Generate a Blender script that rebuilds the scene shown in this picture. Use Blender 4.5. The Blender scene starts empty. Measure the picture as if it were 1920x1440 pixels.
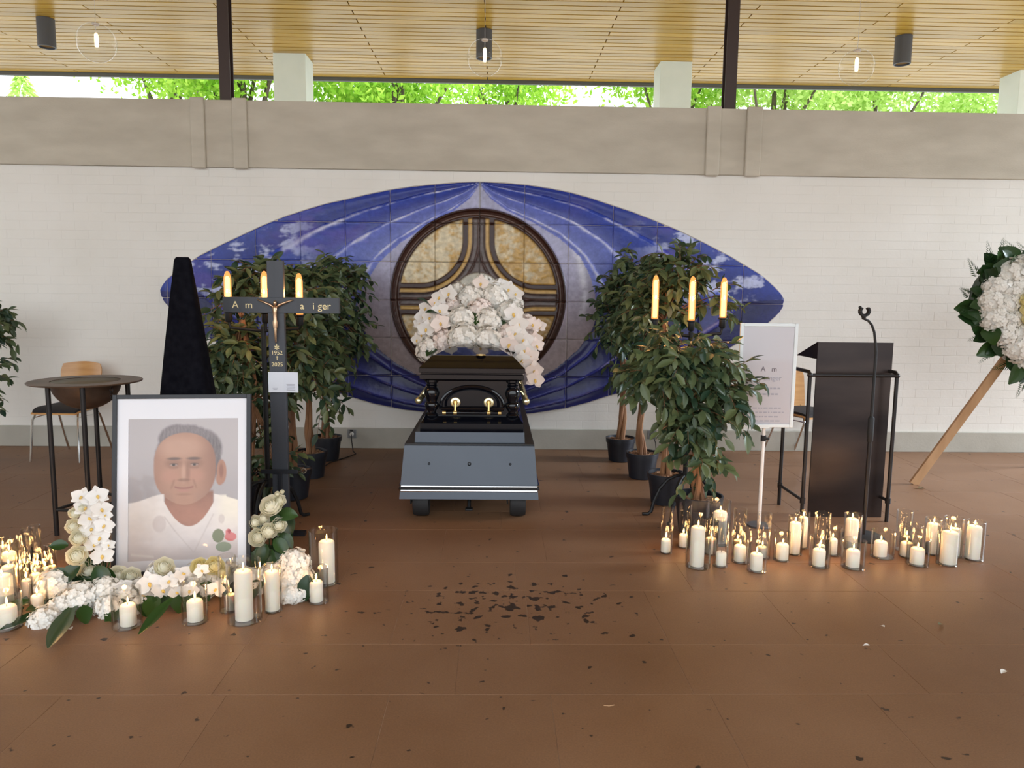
import bpy, bmesh, math, random
import numpy as np
from mathutils import Matrix, Vector
random.seed(7)
RNG = np.random.default_rng(11)
PI = math.pi
SC = bpy.context.scene
COL = SC.collection

# ---------------------------------------------------------------- camera, world, exposure
F_PX, CAM_H = 1400.0, 1.5
PITCH, YAW, ROLL = 0.12079597, 0.02347989, 0.01145895
def cam_basis(p, y, r):
    cp, sp, cy, sy = math.cos(p), math.sin(p), math.cos(y), math.sin(y)
    fwd = np.array([sy*cp, cy*cp, -sp]); right = np.array([cy, -sy, 0.0]); up = np.cross(right, fwd)
    cr, sr = math.cos(r), math.sin(r)
    return np.array([right*cr+up*sr, -right*sr+up*cr, fwd])
CB = cam_basis(PITCH, YAW, ROLL)
cam_d = bpy.data.cameras.new('camera'); cam = bpy.data.objects.new('camera', cam_d); COL.objects.link(cam)
cam_d.sensor_fit = 'HORIZONTAL'; cam_d.sensor_width = 36.0; cam_d.lens = 36.0*F_PX/1920.0
cam_d.clip_start = 0.05; cam_d.clip_end = 300
cam.matrix_world = Matrix(((CB[0][0], CB[1][0], -CB[2][0], 0), (CB[0][1], CB[1][1], -CB[2][1], 0),
                           (CB[0][2], CB[1][2], -CB[2][2], CAM_H), (0, 0, 0, 1)))
SC.camera = cam
SC.view_settings.view_transform = 'Standard'; SC.view_settings.look = 'None'
SC.view_settings.exposure = 0.22; SC.view_settings.gamma = 1.0
SC.view_settings.use_curve_mapping = False
w = bpy.data.worlds.new('overcast_sky'); SC.world = w; w.use_nodes = True
nt = w.node_tree; bg = nt.nodes['Background']
tc = nt.nodes.new('ShaderNodeTexCoord'); sx = nt.nodes.new('ShaderNodeSeparateXYZ')
nt.links.new(tc.outputs['Generated'], sx.inputs[0])
rp = nt.nodes.new('ShaderNodeValToRGB'); nt.links.new(sx.outputs['Z'], rp.inputs[0])
rp.color_ramp.elements[0].position = 0.0; rp.color_ramp.elements[0].color = (0.93, 0.97, 1.0, 1)
rp.color_ramp.elements[1].position = 1.0; rp.color_ramp.elements[1].color = (0.80, 0.90, 1.0, 1)
nt.links.new(rp.outputs[0], bg.inputs['Color']); bg.inputs['Strength'].default_value = 2.6

sun_d = bpy.data.lights.new('bright_cloud_sun', 'SUN'); sun_d.energy = 8.0; sun_d.angle = math.radians(24); sun_d.color = (.76, .87, 1.0)
sun_o = bpy.data.objects.new('bright_cloud_sun', sun_d); COL.objects.link(sun_o)
sun_o.rotation_euler = Vector((-.92, .03, -.43)).to_track_quat('-Z', 'Y').to_euler()

def ray(x, y):
    return CB.T @ np.array([(x-960)/F_PX, -(y-720)/F_PX, 1.0])
def at(x, y, Y):
    d = ray(x, y); return Vector(np.array([0, 0, CAM_H]) + d*(Y/d[1]))
def fl(x, y, z=0.0):
    d = ray(x, y); return Vector(np.array([0, 0, CAM_H]) + d*((z-CAM_H)/d[2]))

# ---------------------------------------------------------------- materials
def new_mat(name):
    m = bpy.data.materials.new(name); m.use_nodes = True
    return m, m.node_tree, m.node_tree.nodes['Principled BSDF']
def setp(b, **k):
    names = dict(rough='Roughness', metal='Metallic', spec='Specular IOR Level', coat='Coat Weight', coatr='Coat Roughness',
                 sss='Subsurface Weight', trans='Transmission Weight', ior='IOR', sheen='Sheen Weight', es='Emission Strength')
    for a, v in k.items():
        b.inputs[names[a]].default_value = v
def rgba(c): return (c[0], c[1], c[2], 1.0)
def mat(name, c, **k):
    m, t, b = new_mat(name); b.inputs['Base Color'].default_value = rgba(c); setp(b, **k); return m
def node(t, typ, **k):
    n = t.nodes.new(typ)
    for a, v in k.items(): setattr(n, a, v)
    return n
def noisy(name, c1, c2, scale=8.0, stretch=(1, 1, 1), bump=0.0, bscale=60.0, rnd=0.0, lo=.3, hi=.7, detail=5, world=True, **k):
    """two-tone noise colour, optional per-object brightness change, fine relief"""
    m, t, b = new_mat(name); L = t.links.new
    if world:
        co = node(t, 'ShaderNodeNewGeometry').outputs['Position']
    else:
        co = node(t, 'ShaderNodeTexCoord').outputs['Object']
    mp = node(t, 'ShaderNodeMapping'); mp.inputs['Scale'].default_value = stretch; L(co, mp.inputs['Vector'])
    n = node(t, 'ShaderNodeTexNoise'); n.inputs['Scale'].default_value = scale; n.inputs['Detail'].default_value = detail
    L(mp.outputs[0], n.inputs['Vector'])
    r = node(t, 'ShaderNodeValToRGB'); L(n.outputs['Fac'], r.inputs[0])
    r.color_ramp.elements[0].position = lo; r.color_ramp.elements[1].position = hi
    r.color_ramp.elements[0].color = rgba(c1); r.color_ramp.elements[1].color = rgba(c2)
    out = r.outputs[0]
    if rnd:
        oi = node(t, 'ShaderNodeObjectInfo'); mr = node(t, 'ShaderNodeMapRange')
        mr.inputs['To Min'].default_value = 1-rnd; mr.inputs['To Max'].default_value = 1+rnd
        L(oi.outputs['Random'], mr.inputs['Value'])
        hv = node(t, 'ShaderNodeHueSaturation'); L(out, hv.inputs['Color']); L(mr.outputs[0], hv.inputs['Value']); out = hv.outputs[0]
    L(out, b.inputs['Base Color'])
    if bump:
        n2 = node(t, 'ShaderNodeTexNoise'); n2.inputs['Scale'].default_value = bscale; n2.inputs['Detail'].default_value = 4
        L(mp.outputs[0], n2.inputs['Vector'])
        bp = node(t, 'ShaderNodeBump'); bp.inputs['Strength'].default_value = bump; bp.inputs['Distance'].default_value = .01
        L(n2.outputs['Fac'], bp.inputs['Height']); L(bp.outputs[0], b.inputs['Normal'])
    setp(b, **k); return m
def emit(name, c, s):
    m = bpy.data.materials.new(name); m.use_nodes = True; t = m.node_tree; t.nodes.clear()
    e = node(t, 'ShaderNodeEmission'); e.inputs[0].default_value = rgba(c); e.inputs[1].default_value = s
    o = node(t, 'ShaderNodeOutputMaterial'); t.links.new(e.outputs[0], o.inputs[0]); return m
def glass_mat(name, tint, edge=.75, base=.05, glow=None, power=3.5):
    """clear glass: see-through sheet with a shine that grows towards grazing angles"""
    m = bpy.data.materials.new(name); m.use_nodes = True; t = m.node_tree; t.nodes.clear(); L = t.links.new
    lw = node(t, 'ShaderNodeLayerWeight'); lw.inputs['Blend'].default_value = .5
    pw = node(t, 'ShaderNodeMath', operation='POWER'); L(lw.outputs['Facing'], pw.inputs[0]); pw.inputs[1].default_value = power
    mr = node(t, 'ShaderNodeMapRange'); L(pw.outputs[0], mr.inputs['Value'])
    mr.inputs['To Min'].default_value = base; mr.inputs['To Max'].default_value = edge
    tr = node(t, 'ShaderNodeBsdfTransparent'); tr.inputs[0].default_value = rgba(tint)
    gl = node(t, 'ShaderNodeBsdfGlossy'); gl.inputs['Roughness'].default_value = .03
    mx = node(t, 'ShaderNodeMixShader'); L(mr.outputs[0], mx.inputs[0]); L(tr.outputs[0], mx.inputs[1]); L(gl.outputs[0], mx.inputs[2])
    o = node(t, 'ShaderNodeOutputMaterial'); sh = mx.outputs[0]
    if glow:
        e = node(t, 'ShaderNodeEmission'); e.inputs[0].default_value = rgba(glow[0]); e.inputs[1].default_value = glow[1]
        ad = node(t, 'ShaderNodeAddShader'); L(sh, ad.inputs[0]); L(e.outputs[0], ad.inputs[1]); sh = ad.outputs[0]
    L(sh, o.inputs[0]); return m
def attr_mat(name, noise=None, **k):
    """glaze or print colour stored with the mesh, optionally mottled"""
    m, t, b = new_mat(name); L = t.links.new
    a = node(t, 'ShaderNodeAttribute'); a.attribute_name = 'Col'; out = a.outputs['Color']
    if noise:
        co = node(t, 'ShaderNodeNewGeometry').outputs['Position']
        n = node(t, 'ShaderNodeTexNoise'); n.inputs['Scale'].default_value = noise[0]; n.inputs['Detail'].default_value = 6; L(co, n.inputs['Vector'])
        mr = node(t, 'ShaderNodeMapRange'); L(n.outputs['Fac'], mr.inputs['Value']); mr.inputs['From Min'].default_value = .3; mr.inputs['From Max'].default_value = .7
        mr.inputs['To Min'].default_value = 1-noise[1]; mr.inputs['To Max'].default_value = 1+noise[1]
        hv = node(t, 'ShaderNodeHueSaturation'); L(out, hv.inputs['Color']); L(mr.outputs[0], hv.inputs['Value']); out = hv.outputs[0]
        bp = node(t, 'ShaderNodeBump'); bp.inputs['Strength'].default_value = noise[2]; bp.inputs['Distance'].default_value = .01
        L(n.outputs['Fac'], bp.inputs['Height']); L(bp.outputs[0], b.inputs['Normal'])
    L(out, b.inputs['Base Color']); setp(b, **k); return m
def leaf_mat(name, c1, c2, rough=.4, transl=.25, rnd=.35):
    m, t, b = new_mat(name); L = t.links.new
    oi = node(t, 'ShaderNodeObjectInfo'); gp = node(t, 'ShaderNodeNewGeometry')
    n = node(t, 'ShaderNodeTexNoise'); n.inputs['Scale'].default_value = 9; L(gp.outputs['Position'], n.inputs['Vector'])
    ad = node(t, 'ShaderNodeMath', operation='ADD'); L(gp.outputs['Random Per Island'], ad.inputs[0]); L(oi.outputs['Random'], ad.inputs[1])
    fr = node(t, 'ShaderNodeMath', operation='FRACT'); L(ad.outputs[0], fr.inputs[0])
    r = node(t, 'ShaderNodeValToRGB'); L(fr.outputs[0], r.inputs[0])
    r.color_ramp.elements[0].color = rgba(c1); r.color_ramp.elements[1].color = rgba(c2)
    L(r.outputs[0], b.inputs['Base Color']); setp(b, rough=rough)
    tl = node(t, 'ShaderNodeBsdfTranslucent'); L(r.outputs[0], tl.inputs[0])
    mx = node(t, 'ShaderNodeMixShader'); mx.inputs[0].default_value = transl
    o = t.nodes['Material Output']; L(b.outputs[0], mx.inputs[1]); L(tl.outputs[0], mx.inputs[2]); L(mx.outputs[0], o.inputs[0])
    return m

def floor_mat():
    m, t, b = new_mat('sandstone_slab'); L = t.links.new
    g = node(t, 'ShaderNodeNewGeometry').outputs['Position']
    n = node(t, 'ShaderNodeTexNoise'); n.inputs['Scale'].default_value = 1.3; n.inputs['Detail'].default_value = 7; n.inputs['Roughness'].default_value = .6; L(g, n.inputs['Vector'])
    r = node(t, 'ShaderNodeValToRGB'); L(n.outputs['Fac'], r.inputs[0])
    r.color_ramp.elements[0].position = .3; r.color_ramp.elements[0].color = (.190, .092, .043, 1)
    r.color_ramp.elements[1].position = .72; r.color_ramp.elements[1].color = (.245, .130, .068, 1)
    oi = node(t, 'ShaderNodeObjectInfo'); mr = node(t, 'ShaderNodeMapRange'); L(oi.outputs['Random'], mr.inputs['Value'])
    mr.inputs['To Min'].default_value = .97; mr.inputs['To Max'].default_value = 1.03
    hv = node(t, 'ShaderNodeHueSaturation'); L(r.outputs[0], hv.inputs['Color']); L(mr.outputs[0], hv.inputs['Value'])
    # fine grains
    n2 = node(t, 'ShaderNodeTexNoise'); n2.inputs['Scale'].default_value = 160; n2.inputs['Detail'].default_value = 3; L(g, n2.inputs['Vector'])
    mg = node(t, 'ShaderNodeMapRange'); L(n2.outputs['Fac'], mg.inputs['Value']); mg.inputs['From Min'].default_value = .3; mg.inputs['From Max'].default_value = .7
    mg.inputs['To Min'].default_value = .88; mg.inputs['To Max'].default_value = 1.12
    hv2 = node(t, 'ShaderNodeHueSaturation'); L(hv.outputs[0], hv2.inputs['Color']); L(mg.outputs[0], hv2.inputs['Value'])
    # wax and water drips: dense in one patch in front of the bier, a few elsewhere
    dv = node(t, 'ShaderNodeVectorMath', operation='SUBTRACT'); L(g, dv.inputs[0]); dv.inputs[1].default_value = (.10, 3.46, 0)
    sc = node(t, 'ShaderNodeVectorMath', operation='MULTIPLY'); L(dv.outputs[0], sc.inputs[0]); sc.inputs[1].default_value = (1.35, 2.3, 0)
    ln = node(t, 'ShaderNodeVectorMath', operation='LENGTH'); L(sc.outputs[0], ln.inputs[0])
    mk = node(t, 'ShaderNodeMapRange'); L(ln.outputs['Value'], mk.inputs['Value']); mk.inputs['From Min'].default_value = 0; mk.inputs['From Max'].default_value = 1.1
    mk.inputs['To Min'].default_value = .19; mk.inputs['To Max'].default_value = 0
    n3 = node(t, 'ShaderNodeTexNoise'); n3.inputs['Scale'].default_value = 17; n3.inputs['Detail'].default_value = 2.5; L(g, n3.inputs['Vector'])
    sm = node(t, 'ShaderNodeMath', operation='ADD'); L(n3.outputs['Fac'], sm.inputs[0]); L(mk.outputs[0], sm.inputs[1])
    st = node(t, 'ShaderNodeMapRange'); L(sm.outputs[0], st.inputs['Value']); st.inputs['From Min'].default_value = .695; st.inputs['From Max'].default_value = .725
    st.inputs['To Max'].default_value = .95
    mx = node(t, 'ShaderNodeMixRGB'); L(st.outputs[0], mx.inputs[0]); L(hv2.outputs[0], mx.inputs[1]); mx.inputs[2].default_value = (.018, .009, .006, 1)
    L(mx.outputs[0], b.inputs['Base Color'])
    bp = node(t, 'ShaderNodeBump'); bp.inputs['Strength'].default_value = .12; bp.inputs['Distance'].default_value = .004; L(n2.outputs['Fac'], bp.inputs['Height']); L(bp.outputs[0], b.inputs['Normal'])
    setp(b, rough=.5, spec=.45); return m

M = {}
M['slab'] = floor_mat()
M['mortar'] = noisy('floor_joint', (.18, .095, .050), (.36, .235, .155), scale=4, rough=.8, lo=.42, hi=.62)
M['paint'] = noisy('white_painted_brick', (.80, .775, .72), (.85, .83, .785), scale=2.0, bump=.08, bscale=40, rough=.55)
M['concrete'] = noisy('fair_faced_concrete', (.50, .455, .375), (.61, .56, .47), scale=2.2, stretch=(1, 1, 3), bump=.15, bscale=50, rough=.8)
M['concrete2'] = noisy('concrete_plinth', (.42, .40, .345), (.50, .48, .42), scale=3, bump=.1, rough=.75)
M['plank'] = noisy('larch_plank', (.43, .228, .024), (.55, .325, .052), scale=3.0, stretch=(.35, 9, 1), rnd=.14, rough=.3, spec=.35, coat=.05, coatr=.15)
M['gapdark'] = mat('dark_gap', (.16, .075, .012), rough=.9)
M['fascia'] = mat('zinc_fascia', (.12, .115, .10), rough=.6)
M['pillar'] = noisy('white_render', (.74, .79, .72), (.80, .84, .77), scale=3, rough=.8)
M['steel'] = mat('brown_steel', (.045, .025, .02), rough=.5)
M['lampgrey'] = mat('anthracite_metal', (.085, .085, .095), rough=.45, metal=.2)
M['blackcloth'] = noisy('black_cloth', (.004, .004, .006), (.008, .008, .011), scale=30, bump=.1, bscale=300, rough=1.0, spec=.03)
M['frameblack'] = mat('black_frame', (.012, .013, .018), rough=.45)
M['matboard'] = mat('white_mount', (.78, .78, .82), rough=.7)
M['print'] = attr_mat('photo_print', rough=.5, coat=.45, coatr=.03)
M['glaze'] = attr_mat('ceramic_glaze', noise=(26, .14, .25), rough=.28, spec=.25, coat=.10, coatr=.05)
M['grout'] = noisy('mural_grout', (.40, .36, .33), (.50, .46, .42), scale=20, rough=.9)
M['cross'] = noisy('slate_grey_wood', (.038, .042, .052), (.048, .052, .064), scale=5, stretch=(4, 4, .5), rough=.5)
M['gold'] = mat('gold_leaf', (.85, .62, .25), rough=.3, metal=1.0)
M['paleGold'] = mat('pale_gilt', (.80, .74, .45), rough=.25, metal=.9)
M['goldpaint'] = mat('gold_lettering', (.85, .70, .38), rough=.5)
M['bronze'] = mat('bronze_figure', (.62, .42, .27), rough=.3, metal=.9)
M['iron'] = mat('wrought_iron', (.010, .011, .013), rough=.5, metal=.4)
M['lacquer'] = mat('black_lacquer', (.003, .0035, .006), rough=.3, spec=.0, coat=1.0, coatr=.04)
M['bier'] = noisy('grey_bier_cover', (.048, .066, .095), (.058, .077, .108), scale=2, rough=.38, spec=.6)
M['biertop'] = mat('dark_bier_top', (.012, .012, .014), rough=.35)
M['chrome'] = mat('chrome', (.75, .75, .75), rough=.15, metal=1.0)
M['rubber'] = mat('black_rubber', (.012, .012, .013), rough=.7)
M['pot'] = noisy('black_plastic_pot', (.010, .012, .018), (.014, .017, .025), scale=5, rough=.42)
M['bark'] = noisy('bark_chips', (.16, .07, .035), (.42, .24, .13), scale=45, bump=.4, bscale=60, rough=.9)
M['trunk'] = noisy('ficus_trunk', (.13, .055, .025), (.33, .165, .075), scale=14, stretch=(1, 1, .25), bump=.5, bscale=50, rough=.75)
M['ficus'] = leaf_mat('ficus_leaf', (.018, .052, .030), (.15, .185, .075), rough=.42, transl=.2)
M['bigleaf'] = leaf_mat('glossy_leaf', (.010, .035, .010), (.03, .075, .016), rough=.33, transl=.12)
M['treeleaf'] = leaf_mat('tree_leaf', (.20, .44, .02), (.46, .68, .08), rough=.6, transl=.55)
M['treeleaf2'] = leaf_mat('tree_leaf_pale', (.36, .56, .10), (.60, .76, .24), rough=.6, transl=.55)
M['treebark'] = noisy('tree_bark', (.06, .045, .03), (.12, .09, .06), scale=6, rough=.9)
M['white_petal'] = leaf_mat('white_petal', (.90, .87, .80), (.95, .93, .88), rough=.6, transl=0.2)
M['blush_petal'] = leaf_mat('blush_petal', (0.9, 0.78, 0.72), (0.94, 0.87, 0.82), rough=.6, transl=0.2)
M['orchid_petal'] = leaf_mat('orchid_petal', (0.88, 0.86, 0.82), (0.94, 0.92, 0.9), rough=.6, transl=0.3)
M['cream_rose'] = leaf_mat('cream_rose', (.92, .89, .72), (.95, .93, .82), rough=.6, transl=.4)
M['yellow_rose'] = leaf_mat('yellow_rose', (.92, .84, .48), (.95, .90, .62), rough=.6, transl=.4)
M['lip'] = mat('orchid_lip', (.72, .48, .12), rough=.5)
M['wax'] = mat('candle_wax', (.86, .80, .68), rough=.5, sss=.35)
M['wax'].node_tree.nodes['Principled BSDF'].inputs['Subsurface Radius'].default_value = (1.0, .55, .25)
M['wax'].node_tree.nodes['Principled BSDF'].inputs['Subsurface Scale'].default_value = .02
M['wick'] = mat('wick', (.02, .015, .01), rough=.9)
M['flame'] = emit('flame', (1.0, .60, .20), 9.0)
M['glass'] = glass_mat('clear_glass', (.975, .975, .968), edge=.8, base=.03, power=2.6)
M['bulbglass'] = glass_mat('globe_glass', (.985, .985, .98), edge=.6, base=.015, power=5)
M['bulbouter'] = glass_mat('amber_bulb_glass', (.9, .5, .2), edge=.35, base=.05, glow=((1.0, .46, .15), .6))
M['filament'] = emit('filament', (1.0, .70, .34), 4.2)
M['glowtube'] = emit('glow_tube', (1.0, .80, .48), 4.0)
M['wood'] = noisy('beech_ply', (.55, .27, .09), (.66, .36, .14), scale=4, stretch=(1, 1, 8), rough=.35)
M['lath'] = noisy('pine_lath', (.40, .22, .10), (.52, .31, .16), scale=4, stretch=(3, 3, 1), rough=.6)
M['blackpad'] = mat('black_seat_pad', (.012, .010, .012), rough=.8)
M['bowl'] = noisy('patinated_bronze', (.055, .034, .024), (.13, .085, .06), scale=7, rough=.45, metal=.35)
M['bowlin'] = noisy('verdigris_inside', (.10, .10, .07), (.17, .13, .09), scale=9, rough=.6, metal=.2)
M['lectern'] = noisy('burnished_steel', (.020, .015, .016), (.055, .040, .036), scale=2.2, stretch=(.6, 1, 2.2), rough=.32, metal=.55, lo=.35, hi=.75)
M['pipe'] = mat('black_pipe', (.022, .019, .019), rough=.4, metal=.5)
M['signframe'] = mat('silver_sign_frame', (.72, .76, .77), rough=.35)
M['signpole'] = mat('white_pole', (.72, .68, .65), rough=.4)
M['card'] = mat('white_card', (.70, .72, .78), rough=.6)
M['ink'] = mat('grey_ink', (.36, .35, .40), rough=.7)
M['inkdark'] = mat('dark_ink', (.16, .13, .15), rough=.7)
M['socket'] = mat('grey_socket', (.20, .205, .21), rough=.5)
M['cablewhite'] = mat('white_plug', (.62, .60, .56), rough=.5)
M['bounce_ground'] = noisy('pale_bounce_ground', (.36, .35, .32), (.46, .45, .41), scale=3, rough=.9)  # unseen ground, made pale to bounce daylight up to the ceiling

# ---------------------------------------------------------------- mesh builder
class MB:
    def __init__(s): s.v = []; s.f = []
    def add(s, vs, fs):
        o = len(s.v); s.v += [tuple(v) for v in vs]; s.f += [tuple(i+o for i in f) for f in fs]; return s
    def box(s, c, size, rot=None, bev=0.0):
        hx, hy, hz = size[0]/2, size[1]/2, size[2]/2
        if bev > 0:
            b = min(bev, hx*.9, hy*.9, hz*.9); vs = []
            bm = bmesh.new(); bmesh.ops.create_cube(bm, size=1.0)
            for v in bm.verts: v.co = Vector((v.co.x*2*hx, v.co.y*2*hy, v.co.z*2*hz))
            bmesh.ops.bevel(bm, geom=list(bm.edges), offset=b, segments=2, affect='EDGES', profile=.5)
            bm.verts.ensure_lookup_table()
            vs = [v.co.copy() for v in bm.verts]; fs = [[v.index for v in f.verts] for f in bm.faces]; bm.free()
        else:
            vs = [Vector((x*hx, y*hy, z*hz)) for x in (-1, 1) for y in (-1, 1) for z in (-1, 1)]
            fs = [(0, 1, 3, 2), (4, 6, 7, 5), (0, 4, 5, 1), (2, 3, 7, 6), (0, 2, 6, 4), (1, 5, 7, 3)]
        R = rot if rot is not None else Matrix.Identity(3)
        return s.add([R @ v + Vector(c) for v in vs], fs)
    def hexa(s, p):  # 8 points: bottom 0-3 ring, top 4-7 ring
        return s.add(p, [(3, 2, 1, 0), (4, 5, 6, 7), (0, 1, 5, 4), (1, 2, 6, 5), (2, 3, 7, 6), (3, 0, 4, 7)])
    def tube(s, pts, r, n=8, cap=True):
        pts = [Vector(p) for p in pts]; k = len(pts)
        rs = [r]*k if isinstance(r, (int, float)) else list(r)
        t0 = (pts[1]-pts[0]).normalized(); a = Vector((0, 0, 1)) if abs(t0.z) < .9 else Vector((1, 0, 0))
        u = t0.cross(a).normalized(); vs = []; fs = []
        for i, p in enumerate(pts):
            t = (pts[min(i+1, k-1)]-pts[max(i-1, 0)]).normalized()
            u = (u - t*u.dot(t)).normalized(); q = t.cross(u)
            for j in range(n):
                ang = 2*PI*j/n; vs.append(p + (u*math.cos(ang)+q*math.sin(ang))*rs[i])
        for i in range(k-1):
            for j in range(n):
                j2 = (j+1) % n; fs.append((i*n+j, i*n+j2, (i+1)*n+j2, (i+1)*n+j))
        if cap:
            fs.append(tuple(range(n-1, -1, -1))); fs.append(tuple((k-1)*n+j for j in range(n)))
        return s.add(vs, fs)
    def lathe(s, prof, n=24, c=(0, 0, 0), rot=None, sy=1.0):
        vs = []; fs = []; k = len(prof); R = rot if rot is not None else Matrix.Identity(3)
        for (r, z) in prof:
            for j in range(n):
                a = 2*PI*j/n; vs.append(R @ Vector((r*math.cos(a), sy*r*math.sin(a), z)) + Vector(c))
        for i in range(k-1):
            for j in range(n):
                j2 = (j+1) % n; fs.append((i*n+j, i*n+j2, (i+1)*n+j2, (i+1)*n+j))
        if prof[0][0] > 1e-6: fs.append(tuple(range(n-1, -1, -1)))
        if prof[-1][0] > 1e-6: fs.append(tuple((k-1)*n+j for j in range(n)))
        return s.add(vs, fs)
    def loop(s, prof, n=24, c=(0, 0, 0), rot=None):  # closed profile ring
        vs = []; fs = []; k = len(prof); R = rot if rot is not None else Matrix.Identity(3)
        for (r, z) in prof:
            for j in range(n):
                a = 2*PI*j/n; vs.append(R @ Vector((r*math.cos(a), r*math.sin(a), z)) + Vector(c))
        for i in range(k):
            i2 = (i+1) % k
            for j in range(n):
                j2 = (j+1) % n; fs.append((i*n+j, i*n+j2, i2*n+j2, i2*n+j))
        return s.add(vs, fs)
    def ball(s, c, r, n=10, m=6, sc=(1, 1, 1), rot=None):
        prof = [(max(1e-7, r*math.sin(PI*i/m)), -r*math.cos(PI*i/m)) for i in range(m+1)]
        R = (rot if rot is not None else Matrix.Identity(3)) @ Matrix.Diagonal(sc)
        return s.lathe(prof, n, c, R)
    def prism(s, poly, y0, y1):  # polygon in x,z extruded along y
        n = len(poly); vs = [(x, y0, z) for x, z in poly]+[(x, y1, z) for x, z in poly]
        fs = [tuple(range(n)), tuple(range(2*n-1, n-1, -1))]
        fs += [(i, i+n, (i+1) % n+n, (i+1) % n) for i in range(n)]
        return s.add(vs, fs)
    def grid(s, P, closed=False):  # P[i][j] points
        a, b = len(P), len(P[0]); vs = [p for row in P for p in row]
        fs = [(i*b+j, i*b+j+1, (i+1)*b+j+1, (i+1)*b+j) for i in range(a-1) for j in range(b-1)]
        return s.add(vs, fs)
    def mesh(s, name, m, smooth=False):
        me = bpy.data.meshes.new(name); me.from_pydata(s.v, [], s.f)
        if m is not None: me.materials.append(m)
        if smooth:
            me.shade_smooth()
            if smooth != 'all':
                try: me.set_sharp_from_angle(angle=math.radians(40))
                except Exception: pass
        me.update(); return me
    def obj(s, name, m, parent=None, smooth=False, loc=None, fixn=True):
        me = s.mesh(name, m, smooth)
        if fixn:
            bm = bmesh.new(); bm.from_mesh(me); bmesh.ops.recalc_face_normals(bm, faces=bm.faces); bm.to_mesh(me); bm.free()
            if smooth and smooth != 'all':
                try: me.set_sharp_from_angle(angle=math.radians(40))
                except Exception: pass
        return place(me, name, parent, loc)
def place(me, name, parent=None, loc=None, mtx=None):
    o = bpy.data.objects.new(name, me); COL.objects.link(o)
    if parent is not None: o.parent = parent
    if mtx is not None: o.matrix_basis = mtx
    elif loc is not None: o.location = loc
    return o
def tag(o, label, cat, group=None, kind=None):
    o['label'] = label; o['category'] = cat
    if group: o['group'] = group
    if kind: o['kind'] = kind
    return o
def thing(name, label, cat, loc=(0, 0, 0), rotz=0.0, group=None, mtx=None):
    o = bpy.data.objects.new(name, None); COL.objects.link(o); o.empty_display_size = .1
    if mtx is not None: o.matrix_basis = mtx
    else: o.location = loc; o.rotation_euler = (0, 0, rotz)
    return tag(o, label, cat, group)
def struct(o): o['kind'] = 'structure'; return o
def color_mesh(me, cols):
    ca = me.color_attributes.new('Col', 'FLOAT_COLOR', 'POINT')
    a = np.ones((len(cols), 4), np.float32); a[:, :3] = cols; ca.data.foreach_set('color', a.ravel())
def text_obj(name, body, size, m, parent, loc, rot=(PI/2, 0, 0), align='CENTER', extrude=.0008, mtx=None):
    cu = bpy.data.curves.new(name, 'FONT'); cu.body = body; cu.size = size; cu.align_x = align; cu.extrude = extrude
    to = bpy.data.objects.new('tmp', cu); COL.objects.link(to)
    dg = bpy.context.evaluated_depsgraph_get(); me = bpy.data.meshes.new_from_object(to.evaluated_get(dg))
    bpy.data.objects.remove(to); me.materials.clear(); me.materials.append(m)
    o = place(me, name, parent); o.location = loc; o.rotation_euler = rot; return o
def lerp(a, b, t): return a+(b-a)*t
def smooth01(x): x = np.clip(x, 0, 1); return x*x*(3-2*x)
def frame_mtx(pos, zdir, ydir, scale=1.0):
    z = Vector(zdir).normalized(); y = Vector(ydir); y = (y - z*y.dot(z))
    y = y.normalized() if y.length > 1e-5 else z.orthogonal().normalized()
    x = y.cross(z); m = Matrix((x, y, z)).transposed().to_4x4()
    return Matrix.Translation(pos) @ m @ Matrix.Scale(scale, 4)
ORD = ['first', 'second', 'third', 'fourth', 'fifth', 'sixth', 'seventh', 'eighth', 'ninth', 'tenth', 'eleventh', 'twelfth', 'thirteenth',
       'fourteenth', 'fifteenth', 'sixteenth', 'seventeenth', 'eighteenth', 'nineteenth', 'twentieth', 'twenty-first', 'twenty-second',
       'twenty-third', 'twenty-fourth', 'twenty-fifth', 'twenty-sixth', 'twenty-seventh', 'twenty-eighth']
WALL_Y = 7.127

# ================================================================ SETTING
# floor: base with recessed joints, slabs laid on it
fb = MB(); fb.box((0, -.2, -.0513), (16.6, 15.4, .1)); floor = struct(fb.obj('floor', M['mortar']))
rows = [1.66, 2.066, 2.651, 3.055, 3.64, 4.04, 4.625, 5.02, 5.605, 6.0, 6.59, 7.095]
slab_cache = {}
def slab_mesh(L_, W_):
    k = (round(L_, 3), round(W_, 3))
    if k not in slab_cache:
        hx, hy, c = L_/2-.0008, W_/2-.0008, .0012; t, b = 0.0, -.007
        vs = [(-hx, -hy, b), (hx, -hy, b), (hx, hy, b), (-hx, hy, b), (-hx, -hy, t-c), (hx, -hy, t-c), (hx, hy, t-c), (-hx, hy, t-c),
              (-hx+c, -hy+c, t), (hx-c, -hy+c, t), (hx-c, hy-c, t), (-hx+c, hy-c, t)]
        fs = [(8, 9, 10, 11)]+[(a, (a+1) % 4, (a+1) % 4+4, a+4) for a in range(4)]+[(a+4, (a+1) % 4+4, (a+1) % 4+8, a+8) for a in range(4)]
        slab_cache[k] = MB().add(vs, fs).mesh('slab', M['slab'])
    return slab_cache[k]
offs = [.0, .22, -.14, -.44, .12, -.30, .05, .33, -.21, .14, -.4]
LEN = .604
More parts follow.
